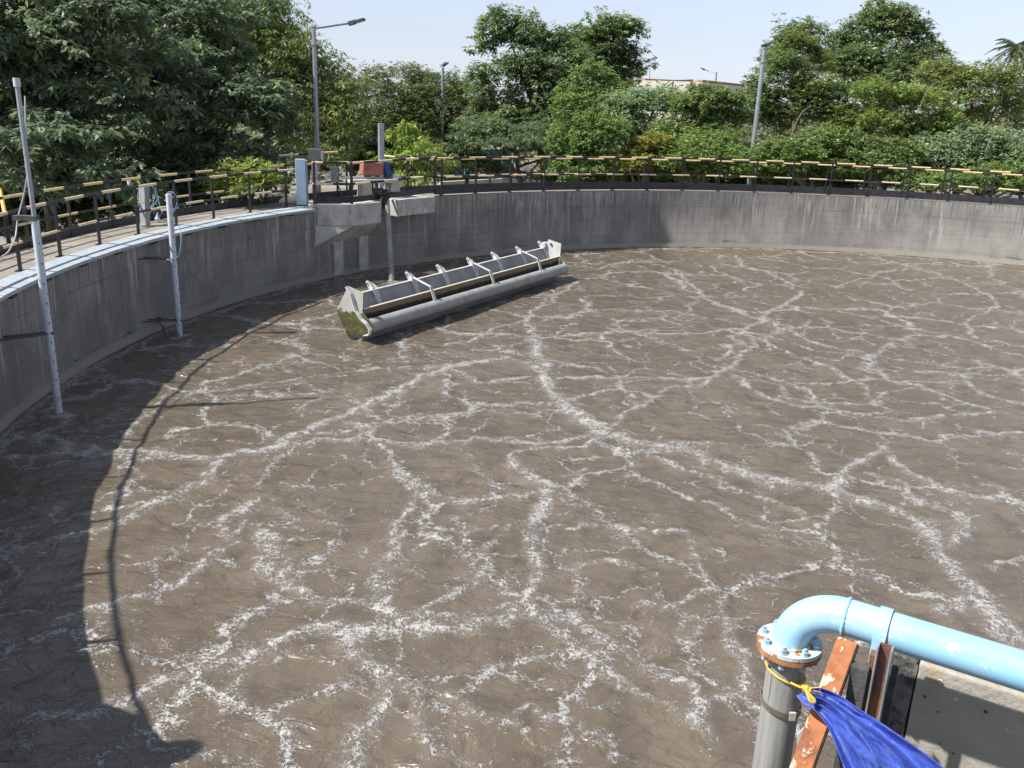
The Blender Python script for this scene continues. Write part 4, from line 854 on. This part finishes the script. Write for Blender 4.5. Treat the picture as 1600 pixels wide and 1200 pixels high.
# ------------------------------------------------------------------ buildings and yard
def wallbox(px0, px1, ytop, zb, d0, d1, thick, mat, parent, name='wall'):
    a = at(px0, ytop, d0); b = at(px1, ytop, d1); zt = (a.z+b.z)/2; a.z = b.z = 0; d = (b-a).normalized(); n = Vector((-d.y, d.x, 0))
    m = MB(); m.prism([a.xy, b.xy, (b+n*thick).xy, (a+n*thick).xy], zb, zt); return m.build(name, M[mat], parent), a, b, zt
a = at(1010, 127, 75); t = thing('parapet_building', (a.x, a.y, -1), 'cream building with a brick red roof edge showing above the shrubs', 'building')
_, A1, B1, zt = wallbox(1010, 1095, 128, -1, 75, 77, 9, 'cream', t); m = MB(); m.prism([(A1+Vector((-.15, -.15, 0))).xy, (B1+Vector((.1, -.15, 0))).xy, (B1+Vector((.1, 9, 0))).xy, (A1+Vector((-.15, 9, 0))).xy], zt+.003, zt+.16); m.build('roof_edge', M['redtrim'], t)
_, A2, B2, zt2 = wallbox(1097, 1185, 133, -1, 72, 88, 8, 'cream', t); m = MB(); m.prism([(A2+Vector((0, -.15, 0))).xy, (B2+Vector((.1, -.15, 0))).xy, (B2+Vector((.1, 7, 0))).xy, (A2+Vector((0, 7, 0))).xy], zt2+.003, zt2+.16); m.build('roof_edge', M['redtrim'], t)
sr = thing('roof_stair_rail', at(1035, 145, 73), 'dark sloping stair rail in front of the cream building', 'handrail')
m = MB(); m.tube([at(1030,143,73), at(1056,126,73), at(1083,125,73)], .05, 6); m.tube([at(1062,146,73), at(1095,127,72.5)], .05, 6); m.build('rail', M['lampgrey'], sr)
for x_, y0, y1 in ((1038,138,150),(1055,127,150),(1082,125,145),(1095,127,140)): MB().tube([at(x_,y0,73), at(x_,y1,73)], .04, 6).build('post', M['lampgrey'], sr)
MB().tube([at(1015,128,75), at(1015.5,106,75)], .03, 5); ro = tag(MB().tube([at(1015,128,75), at(1015.5,106,75)], .03, 5).build('roof_rod', M['lampgrey']), 'thin rod standing on the left corner of the cream building', 'rod')
# low buff wall with blue posts, sign, blue sloping rail
a = at(700, 282, 46); t = thing('yard_wall', (a.x, a.y, -1), 'low buff wall divided by dull blue posts, seen through the far railing', 'wall')
_, A3, B3, zt3 = wallbox(690, 875, 279, -1, 44, 50, .2, 'cream', t)
for px in (732, 766, 820, 838, 857): q = at(px, 300, 45+.02*(px-690)); MB().box((q.x, q.y-.15, (zt3+.1-1)/2), (.10, .08, zt3+.1+1)).build('post', M['bluerail'], t)
t = thing('notice_board', at(792, 288, 43), 'small white notice board on legs beyond the railing', 'sign')
q = at(790, 279, 43); MB().box(q, (.32, .03, .48)).build('panel', M['whitepaint'], t); MB().tube([q-Z*.24, Vector((q.x, q.y, -1))], .025, 6).build('leg', M['galv'], t)
t = thing('yard_handrail', at(770, 262, 42), 'long dull blue sloping handrail beyond the far railing', 'handrail')
MB().tube([at(730,262,42), at(800,268,43), at(860,272,44)], .05, 6).build('rail', M['bluerail'], t); MB().tube([at(730,270,42), at(800,277,43), at(860,280,44)], .04, 6).build('rail', M['bluerail'], t)
for px, py in ((732,262), (765,265), (800,268), (830,270), (858,272)): q = at(px, py, 43); MB().tube([q, Vector((q.x, q.y, -1))], .03, 6).build('post', M['bluerail'], t)
t = thing('net_screen', at(740, 272, 52), 'dark teal netting screen with pale teal posts under the far trees', 'fence')
for i, (x0, x1) in enumerate(((692, 727), (731, 800))):
    a, b = at(x0, 236, 52), at(x1, 236, 52); m = MB(); m.bar(a.lerp(b, .5)*1-(b-a)*.5+Z*(-1.2), b+Z*-1.2, .04, 2.6); m.build('net_panel', M['tealnet'], t)
for px in (690, 727.5, 731.5, 802): q = at(px, 234, 51.8); MB().tube([q, Vector((q.x, q.y, -1))], .06, 8).build('post', M['teal'], t)
# chain-link fence outside the left rim
def chain_fence(a0, a1, R, z0, z1, label, step=.11):
    mid = ring(D2R((a0+a1)/2), R, z0); t = thing('chain_link_fence', mid, label, 'fence'); L = D2R(a1-a0)*R; H_ = z1-z0; m = MB(); n = int(L/step)
    for i in range(-int(H_/step), n):
        for s_ in (0, 1):
            u0, u1 = i*step, i*step+H_; w0, w1 = 0., H_
            if u0 < 0: w0 = -u0; u0 = 0
            if u1 > L: w1 = H_-(u1-L); u1 = L
            if w1 <= w0: continue
            if s_: w0, w1 = H_-w0, H_-w1
            p, q = ring(D2R(a0)+u0/R, R, z0+w0), ring(D2R(a0)+u1/R, R, z0+w1); m.bar(p, q, .012, .012)
    tag(m.build('wire_mesh', M['teal_l'], t), kind='stuff')
    k = int(L/2.4)+1
    for i in range(k): q = ring(D2R(a0)+i*2.4/R, R, z0); MB().tube([(q.x, q.y, -1.), (q.x, q.y, z1+.1)], .045, 8).build('post', M['teal'], t)
    MB().tube([ring(D2R(a0+(a1-a0)*i/30), R, z1) for i in range(31)], .022, 6).build('top_rail', M['whitepaint'], t, smooth=True); return t
M['teal_l'] = mat_paint('galvanised_teal_wire', (.30, .42, .40), None, .5)
chain_fence(142, 196, 21.0, -.6, 1.35, 'chain link fence with teal posts between the walkway and the dark trees')
# pale sunlit service road and parked bright surfaces beyond the left fence
m = MB(); m.arcband(120, 200, [(25.2, -.99), (30.5, -.99)], 40, closed=False); o = m.build('road', m_conc('pale_road', (.50, .49, .46), (.38, .37, .34), .6, (.3, .3, .3), .3)); tag(o, kind='structure')
wallp = thing('compound_wall', at(100, 330, 40), 'pale compound wall far behind the left trees', 'wall'); 
m = MB(); m.arcband(135, 205, [(48, -1), (48, 1.5), (48.25, 1.5), (48.25, -1)], 40); m.build('wall', M['cream'], wallp)

# ------------------------------------------------------------------ vegetation
class Leaves:
    def __init__(s): s.v = []; s.c = []
    def add(s, base, d, side, L, Wd, colr):                   # arrays (n,3)
        L = L[:, None]; Wd = Wd[:, None]; mid = base+d*L*.45
        nrm_ = np.cross(d, side); b = mid+side*Wd*.5-nrm_*Wd*.10; c = base+d*L; e = mid-side*Wd*.5-nrm_*Wd*.10
        s.v.append(np.stack([base, b, c, e], 1)); s.c.append(colr)
    def build(s, name, parent):
        V = np.concatenate(s.v).astype('f'); C = np.concatenate(s.c); n = len(V); me = bpy.data.meshes.new(name)
        V = V-np.array(parent.location, dtype='f')
        me.vertices.add(n*4); me.vertices.foreach_set('co', V.ravel()); me.loops.add(n*4); me.loops.foreach_set('vertex_index', np.arange(n*4, dtype='i'))
        me.polygons.add(n); me.polygons.foreach_set('loop_start', np.arange(0, n*4, 4, dtype='i')); me.update()
        a = me.attributes.new('tint', 'FLOAT_COLOR', 'FACE'); a.data.foreach_set('color', np.concatenate([C, np.ones((n, 1))], 1).astype('f').ravel())
        me.materials.append(M['leaf']); o = bpy.data.objects.new(name, me); col.objects.link(o); o.parent = parent; return tag(o, kind='stuff'), n
def unit(a): return a/(np.linalg.norm(a, axis=-1, keepdims=True)+1e-9)
TOTAL = 0
LG = 2.1
def tree(name, label, cat, blobs, depth, leaf=.18, wid=.055, nwh=900, per=7, droop=.5, bough=.7, flat=.45, c1=(.05, .09, .03), c2=(.09, .13, .04), pale=(.2, .25, .06), palef=.04, trunk=True, trunk_px=None, group=None, jitter=1., dscale=.8, bark='bark', inner=.25, nlimb=9):
    """blobs: (px, py, rx_px, ry_px[, extra depth]) outline lobes of the crown, seen from the photograph, each given its own real depth"""
    global TOTAL
    k = depth/F_PX; B = []
    for bl in blobs:
        dd = depth+(bl[4] if len(bl) > 4 else random.uniform(-.6, .6)); c = at(bl[0], bl[1], dd); B.append((np.array(c), np.array([bl[2]*k, max(bl[2], bl[3])*k*dscale, bl[3]*k])))
    area = np.array([r[0]*r[2] for _, r in B]); area = area/area.sum()
    if trunk_px: tb = at(trunk_px, 300, depth)
    else: tb = Vector(B[int(np.argmax(area))][0])
    root = thing(name, (tb.x, tb.y, -1.), label, cat, group)
    LV = Leaves(); whn = int(nwh); boughs = []
    nb = max(6, int(nwh/16))
    for i in range(nb):
        c, r = B[rng.choice(len(B), p=area)]; d = unit(rng.normal(size=3)); 
        if d[2] < -.35: d[2] *= -.5; d = unit(d)
        s_ = rng.uniform(.25, .75) if rng.random() < inner else rng.uniform(.78, 1.0)
        boughs.append((c+d*r*s_, bough*rng.uniform(.6, 1.25), rng.uniform(-1, 1)))
    base_c1, base_c2, pal = [np.array(q)*LG for q in (c1, c2, pale)]; pal = np.minimum(pal, .5); base_c1, base_c2, pal = [q*.82+q.mean()*.18 for q in (base_c1, base_c2, pal)]
    ctr = np.mean([b[0] for b in B], 0)
    for bc, br, tone in boughs:
        m_ = max(4, int(whn/nb)); d = unit(rng.normal(size=(m_, 3))); d[:, 2] = np.abs(d[:, 2])*1.0-(.15 if flat < .6 else .45); d = unit(d)
        wc = bc+d*np.array([br, br, br*flat])*rng.uniform(.55, 1.05, (m_, 1)); out = unit(wc-bc+np.array([0, 0, .2])*br)
        wc = np.repeat(wc, per, 0); out = np.repeat(out, per, 0); n = len(wc); ph = np.tile(np.linspace(0, 2*PI, per, endpoint=False), m_)+rng.uniform(0, 6.3, m_).repeat(per)
        rad = np.stack([np.cos(ph), np.sin(ph), np.zeros(n)], 1); dirn = unit(rad+out*.55+np.array([0, 0, -droop])*rng.uniform(.5, 1.5, (n, 1))+rng.normal(0, .22*jitter, (n, 3)))
        side = unit(np.cross(dirn, np.array([0, 0, 1.])+rng.normal(0, .35*jitter, (n, 3))))
        tn = np.clip(.5+.33*tone+rng.normal(0, .22, n), 0, 1)[:, None]; cc_ = base_c1*(1-tn)+base_c2*tn
        whp = (rng.random(m_) < palef*(1+tone)).repeat(per); cc_[whp] = pal*rng.uniform(.7, 1.1, (whp.sum(), 1))
        dead = rng.random(n) < .012; cc_[dead] = np.array([.20, .13, .05])*rng.uniform(.6, 1.1, (dead.sum(), 1)); lsz = rng.uniform(.8, 1.15)
        LV.add(wc+rng.normal(0, leaf*.15*jitter, (n, 3)), dirn, side, leaf*lsz*rng.uniform(.55, 1.25, n), wid*lsz*rng.uniform(.7, 1.25, n), cc_)
    o, n = LV.build('crown', root); TOTAL += n
    if trunk:
        top_ = Vector(ctr); top_.z = max(ctr[2]-.1*B[0][1][2], 0); h = top_.z+1; rt = .05+.028*h; m = MB()
        pts = [Vector((tb.x, tb.y, -1.2)), Vector((tb.x+.15, tb.y, -1+h*.3)), Vector((tb.x*.5+top_.x*.5, tb.y*.5+top_.y*.5, -1+h*.65)), top_]
        MB().tube(pts, [rt, rt*.85, rt*.65, rt*.35], 9).build('trunk', M[bark], root, smooth=True)
        for i in range(nlimb):
            bc, br, _ = boughs[rng.integers(len(boughs))]; s_ = rng.uniform(.35, .9); st = pts[1].lerp(pts[3], s_); e = Vector(bc); md = st.lerp(e, .55)+Vector((0, 0, -.08*(e-st).length)); 
            MB().tube([st, md, e], [rt*.42, rt*.26, rt*.08], 6).build('limb', M[bark], root, smooth=True)
    return root
DK1, DK2 = (.050, .080, .044), (.125, .165, .088)
# -- dark broad-leaved trees on the left
tree('rain_tree', 'dark drooping large leaved tree filling the far left behind the railing', 'tree',
     [(40,60,150,120),(150,180,120,90),(30,250,130,70,-1.2),(150,40,120,90,.8),(-120,100,140,160),(120,300,110,45,-.8),(-60,260,120,90),(30,200,140,120,2.5),(160,120,140,120,2.5)], 22.5, leaf=.27, wid=.10, nwh=7600, per=8, droop=.75, bough=.55, flat=.55, c1=DK1, c2=DK2, pale=(.17, .25, .04), palef=.012, inner=.3, trunk_px=70)
tree('rain_tree', 'dark spreading tree with layered drooping boughs left of the tall lamp', 'tree',
     [(300,60,110,90,.6),(270,150,130,80),(330,190,120,70),(230,240,120,50,-.8),(350,245,80,40,-.6),(400,180,60,55,.3),(220,40,90,80,1.),(330,280,110,30,-.3),(280,150,140,120,2.5)], 27.5, leaf=.27, wid=.095, nwh=7200, per=8, droop=.75, bough=.62, flat=.5, c1=(.050,.080,.044), c2=(.125,.17,.082), pale=(.15, .2, .05), palef=.012, trunk_px=300)
tree('mango_tree', 'yellowish green mango tree rising behind the tall lamp', 'tree',
     [(370,30,90,70),(430,90,70,60),(340,70,80,70),(480,150,60,70),(520,200,50,60),(440,190,80,60),(300,-30,120,70),(545,170,35,50),(450,150,100,90,2.),(400,60,80,70,2.),(500,240,60,50)], 37, leaf=.26, wid=.06, nwh=8500, per=7, droop=.9, bough=.8, flat=.8, c1=(.05,.085,.022), c2=(.11,.145,.035), pale=(.34, .27, .05), palef=.03, trunk_px=440)
# -- feathery mid distance
for (bl, d, lab, tp) in (
    ([(560,160,55,55),(610,150,60,50),(585,215,70,50),(640,200,60,60),(530,215,50,45)], 46, 'feathery olive green tree between the tall lamp and the thin lamp', 585),
    ([(680,150,50,38),(720,170,50,45),(670,210,60,50),(740,215,45,50),(645,125,28,22)], 48, 'feathery olive green tree behind the thin lamp', 700)):
    tree('acacia_tree', lab, 'tree', bl, d, leaf=.17, wid=.06, nwh=5200, per=8, droop=.3, bough=.75, flat=.6, c1=(.04,.065,.02), c2=(.09,.125,.032), pale=(.14,.18,.05), palef=.05, trunk_px=tp)
# -- tall central trees
tree('tall_tree', 'tall dense dark green tree rising left of centre against the sky', 'tree',
     [(800,60,52,42),(850,70,45,45),(790,35,32,25),(755,75,26,22),(840,30,20,18),(865,120,60,50),(800,130,60,45),(830,190,85,55),(870,210,60,60),(780,190,55,40),(900,165,50,60)], 42, leaf=.27, wid=.085, nwh=5600, per=7, droop=.6, bough=.6, flat=.85, c1=(.045,.08,.03), c2=(.095,.14,.045), pale=(.17,.25,.05), palef=.04, trunk_px=850, nlimb=14)
tree('tall_tree', 'bright topped tree right of the tallest central tree', 'tree',
     [(945,60,42,35),(975,50,28,22),(925,90,45,35),(985,95,28,26),(960,120,50,30),(905,60,20,16),(950,160,45,40)], 47, leaf=.27, wid=.085, nwh=3300, per=7, droop=.55, bough=.6, flat=.85, c1=(.05,.09,.03), c2=(.11,.16,.045), pale=(.2,.29,.05), palef=.07, trunk_px=950)
tree('low_tree', 'dark low spreading tree under the tallest central tree', 'tree', [(800,225,60,25),(850,225,55,28),(760,210,40,25)], 38, leaf=.22, wid=.05, nwh=1700, per=8, droop=.7, bough=.8, flat=.35, c1=(.045,.08,.035), c2=(.09,.135,.06), trunk_px=820)
tree('creeper_tree', 'light green creeper covered tree just right of the tall central tree', 'tree', [(905,170,36,50),(930,130,30,30),(895,235,36,50),(935,215,40,50),(920,270,55,30)], 36, leaf=.16, wid=.07, nwh=3800, per=7, droop=.6, bough=.5, flat=.7, c1=(.06,.11,.03), c2=(.12,.19,.045), pale=(.24,.32,.05), palef=.07, trunk_px=915)
# -- mango saplings
tree('young_mango', 'bright yellow green young mango behind the gear motor', 'sapling', [(637,225,30,26),(655,250,26,24),(620,250,24,22),(680,262,22,22),(645,285,40,15)], 30, leaf=.24, wid=.05, nwh=520, per=8, droop=.9, bough=.42, flat=.9, c1=(.07,.12,.015), c2=(.16,.235,.028), pale=(.22,.27,.05), palef=.1, trunk_px=640, nlimb=5)
tree('young_mango', 'bright yellow green bush behind the left railing', 'bush', [(370,290,36,26),(400,285,26,20),(345,300,26,18),(420,300,20,15)], 23.5, leaf=.17, wid=.045, nwh=420, per=9, droop=.1, bough=.4, flat=.9, c1=(.08,.13,.02), c2=(.17,.24,.035), pale=(.24,.28,.06), palef=.1, trunk_px=375, nlimb=5)
# -- right hand shrubs, each its own
G1, G2 = (.055,.095,.028), (.115,.165,.045); P1_, P2_ = (.10,.15,.075), (.18,.24,.125); Y1, Y2 = (.085,.115,.02), (.185,.18,.028)
sh_specs = [
 ('pale grey green shrub with fine leaves left of the cream building', [(985,170,45,30),(1025,165,45,28),(960,205,45,35),(1060,175,35,28)], 40, P1_, P2_, 3000, 975),
 ('green shrub right below the cream building', [(1090,165,40,30),(1120,190,45,40),(1070,215,50,35),(1140,160,30,22)], 38.5, G1, G2, 3000, 1100),
 ('yellow leaved shrub at the railing near the centre', [(1010,240,30,20),(1030,228,18,14),(985,255,22,14)], 35.5, Y1, Y2, 1300, 1005),
 ('mid green shrub low between the yellow shrub and the leaning lamp', [(1075,250,45,30),(1110,230,40,30),(1050,272,40,18),(1140,262,35,28)], 35.8, (.07,.12,.03), (.14,.21,.045), 2500, 1090),
 ('dark leafy shrub right behind the leaning lamp', [(1225,120,40,40),(1250,160,45,40),(1215,190,40,45),(1180,165,25,45)], 42, (.045,.08,.025), (.10,.145,.035), 3000, 1230),
 ('green bush with yellow flowers above the leaning lamp', [(1240,75,32,26),(1215,100,28,24),(1270,100,30,30)], 45, (.06,.10,.03), (.13,.18,.04), 1600, 1240),
 ('broad green shrub right of the leaning lamp at the railing', [(1230,250,50,35),(1280,235,50,38),(1200,270,40,22),(1310,270,45,25)], 37, G1, (.13,.19,.04), 3200, 1260),
 ('mid green tangled shrub below the big right tree', [(1310,190,50,42),(1350,210,45,40),(1290,150,45,30),(1370,165,35,35)], 41, (.05,.085,.025), (.11,.16,.04), 3200, 1330),
 ('bright sprawling tree with bare curved stems right of centre', [(1385,150,50,24),(1440,165,50,28),(1430,205,55,28),(1380,195,30,25),(1475,195,30,25)], 38.5, (.08,.125,.03), (.16,.22,.045), 2800, 1425),
 ('green shrub behind the right hand railing', [(1370,265,45,28),(1340,240,35,28),(1400,245,35,25)], 37, G1, G2, 2000, 1370),
 ('pale grey green mound of shrubs near the right edge', [(1470,240,55,28),(1520,230,60,32),(1560,250,60,40),(1430,265,40,22)], 38, P1_, P2_, 4200, 1500),
 ('low green shrub at the far right railing', [(1510,285,50,22),(1570,282,50,24),(1450,288,40,16),(1630,275,50,35)], 36, (.06,.11,.03), (.13,.19,.045), 2600, 1530),
 ('yellowish leafy tree above the pale mound at the right', [(1500,150,50,40),(1545,130,45,35),(1470,120,40,28),(1560,175,45,40),(1520,190,40,25)], 46, (.07,.105,.028), (.14,.175,.04), 3800, 1520),
 ('dark green tree at the right edge', [(1600,150,45,50),(1640,110,50,55),(1610,210,40,40),(1660,200,50,60)], 48, (.045,.075,.025), (.095,.13,.035), 2800, 1620),
]
for lab, bl, d, a_, b_, nw_, tp in sh_specs:
    fl = 'yellow leaved' in lab; tree('shrub' if 'tree' not in lab else 'small_tree', lab, 'shrub' if 'tree' not in lab else 'tree', bl, d, leaf=.17, wid=.068, nwh=int(nw_*1.15), per=7, droop=.35, bough=.45, flat=.85, c1=a_, c2=b_, pale=(.25,.24,.04) if ('yellow' in lab) else (.19,.27,.06), palef=.06, trunk_px=tp, bark='palebark', jitter=1.2, nlimb=8, inner=.3)
# -- big right tree
tree('big_tree', 'big rounded tree standing highest against the sky at the right', 'tree',
     [(1385,45,42,40),(1340,60,36,30),(1430,55,30,30),(1375,20,28,20),(1300,75,26,30),(1380,100,75,42),(1320,115,50,35),(1440,100,36,35),(1265,60,22,12),(1250,50,30,18),(1225,80,26,16),(1400,130,90,35)], 52, leaf=.27, wid=.10, nwh=6200, per=7, droop=.5, bough=.7, flat=.8, c1=(.055,.09,.035), c2=(.115,.165,.055), pale=(.2,.26,.06), palef=.04, trunk_px=1370, nlimb=16)
# distant tree line closing the horizon
bl = []
for k, px in enumerate(range(-420, 2100, 55)):
    hgt = 172 if 985 < px < 1190 else 150+((k*53) % 40)
    bl += [(px, hgt+45, 60, 45, (k*37) % 17), (px+30, hgt+75, 60, 50, (k*29) % 15)]
o = tree('distant_tree_line', 'hazy green far wood closing the horizon behind every tree', 'wood', bl, 62, leaf=.42, wid=.17, nwh=15000, per=7, droop=.3, bough=1.3, flat=.6, c1=(.05,.08,.03), c2=(.10,.14,.045), trunk=False)
o['kind'] = 'stuff'
# low growth closing the gaps behind the railings
lo = [(892,'first low bush left of the yellow shrub, behind the far railing'),(950,'second low bush left of the yellow shrub, behind the far railing'),(1030,'low bush directly below the yellow shrub'),(1105,'low bush left of the leaning lamp foot'),
 (1165,'low bush hiding the foot of the leaning lamp'),(1235,'low bush right of the leaning lamp foot'),(1310,'low bush below the tangled shrub, right of centre'),(1385,'low bush under the sprawling bright tree'),(1455,'low bush left of the pale grey green mound'),(1530,'low bush below the pale grey green mound'),(1600,'low bush at the right frame edge behind the railing'),(1680,'low bush beyond the right frame edge')]
for i, (px, lab) in enumerate(lo):
    tree('low_bush', lab, 'bush', [(px, 262, 48, 30), (px+20, 288, 45, 20), (px-25, 285, 40, 20)], 39.5, leaf=.17, wid=.065, nwh=1700, per=7, droop=.3, bough=.55, flat=.6, c1=(.05+.01*(i%3),.085+.015*(i%3),.028), c2=(.11,.155+.02*(i%2),.045), trunk_px=px, bark='palebark', group='low bushes behind the far railing', nlimb=4)
for px, lab in ((-40,'dark undergrowth beyond the left frame edge'),(20,'dark undergrowth at the far left below the drooping tree'),(130,'dark undergrowth behind the tallest white pipe'),(250,'dark undergrowth behind the square grey post'),(470,'dark undergrowth behind the pale blue box'),(540,'dark undergrowth behind the push button station'),(600,'dark undergrowth behind the square concrete post'),(720,'dark undergrowth in front of the teal screen')):
    dd = 25 if px < 400 else 40
    tree('undergrowth', lab, 'bush', [(px, 318-px*.1 if px < 400 else 245, 80 if px < 400 else 42, 45 if px < 400 else 26), (px+30, 350-px*.15 if px < 400 else 262, 75 if px < 400 else 36, 30 if px < 400 else 18)], dd, leaf=.19, wid=.07, nwh=2000 if px < 400 else 1100, per=7, droop=.4, bough=.5, flat=.6, c1=(.028,.045,.02), c2=(.06,.085,.035), trunk_px=px, nlimb=4)
# palm
pt = at(1592, 72, 62); t = thing('palm_tree', (pt.x, pt.y, -1), 'feathery palm top showing over the trees at the right edge', 'palm tree')
MB().tube([(pt.x, pt.y, -1), (pt.x, pt.y, pt.z)], [.2, .13], 8).build('trunk', M['palebark'], t, smooth=True)
for i in range(22):
    a = i*2.399; el = .9-.075*i; LV = Leaves(); n = 46; s_ = np.linspace(.05, 1, n); L = rng.uniform(1.7, 2.3); dx_ = np.array([math.cos(a), math.sin(a), 0])
    pth = np.array(pt)+dx_*(s_*L*math.cos(el*.8))[:, None]+np.array([0, 0, 1.])*(s_*L*math.sin(el)-1.1*s_**2.2)[:, None]
    sv = np.array([-dx_[1], dx_[0], 0])
    for sg in (-1, 1):
        dr_ = unit(np.tile(sv*sg*.8+dx_*.5+np.array([0, 0, -.55]), (n, 1))+rng.normal(0, .1, (n, 3))); LV.add(pth, dr_, unit(np.cross(dr_, dx_+np.zeros((n, 3)))), .5*np.sin(PI*np.clip(s_*.85+.1, 0, 1)), np.full(n, .05), np.tile(np.array([.06, .09, .04]), (n, 1))*rng.uniform(.7, 1.3, (n, 1)))
    o, n_ = LV.build('frond', t); del o['kind']
# bare curved stems among the shrubs
for i, (px, py, lab) in enumerate(((1240,180,'bare curved stem right above the leaning lamp base'),(1375,235,'bare pale stem below the bright sprawling tree'),(1440,140,'highest bare stem, over the bright sprawling tree'),(1215,205,'bare stem just right of the leaning lamp post'),(1545,205,'bare stem above the pale grey green mound'),(1590,190,'bare stem nearest the right frame edge'))):
    d = 36.5; a = at(px, py, d); m = MB(); pts = [a+Vector((.0, 0, -.9)), a+Vector((.15*(-1)**i, 0, -.3)), a+Vector((.3*(-1)**i, -.1, .15)), a+Vector((.62*(-1)**i, -.1, .38))]
    tag(m.tube(pts, [.03, .026, .02, .008], 6).build('bare_stem', M['palebark'], None, smooth=True), lab, 'stem', 'bare stems among the shrubs')
print('leaf quads', TOTAL)
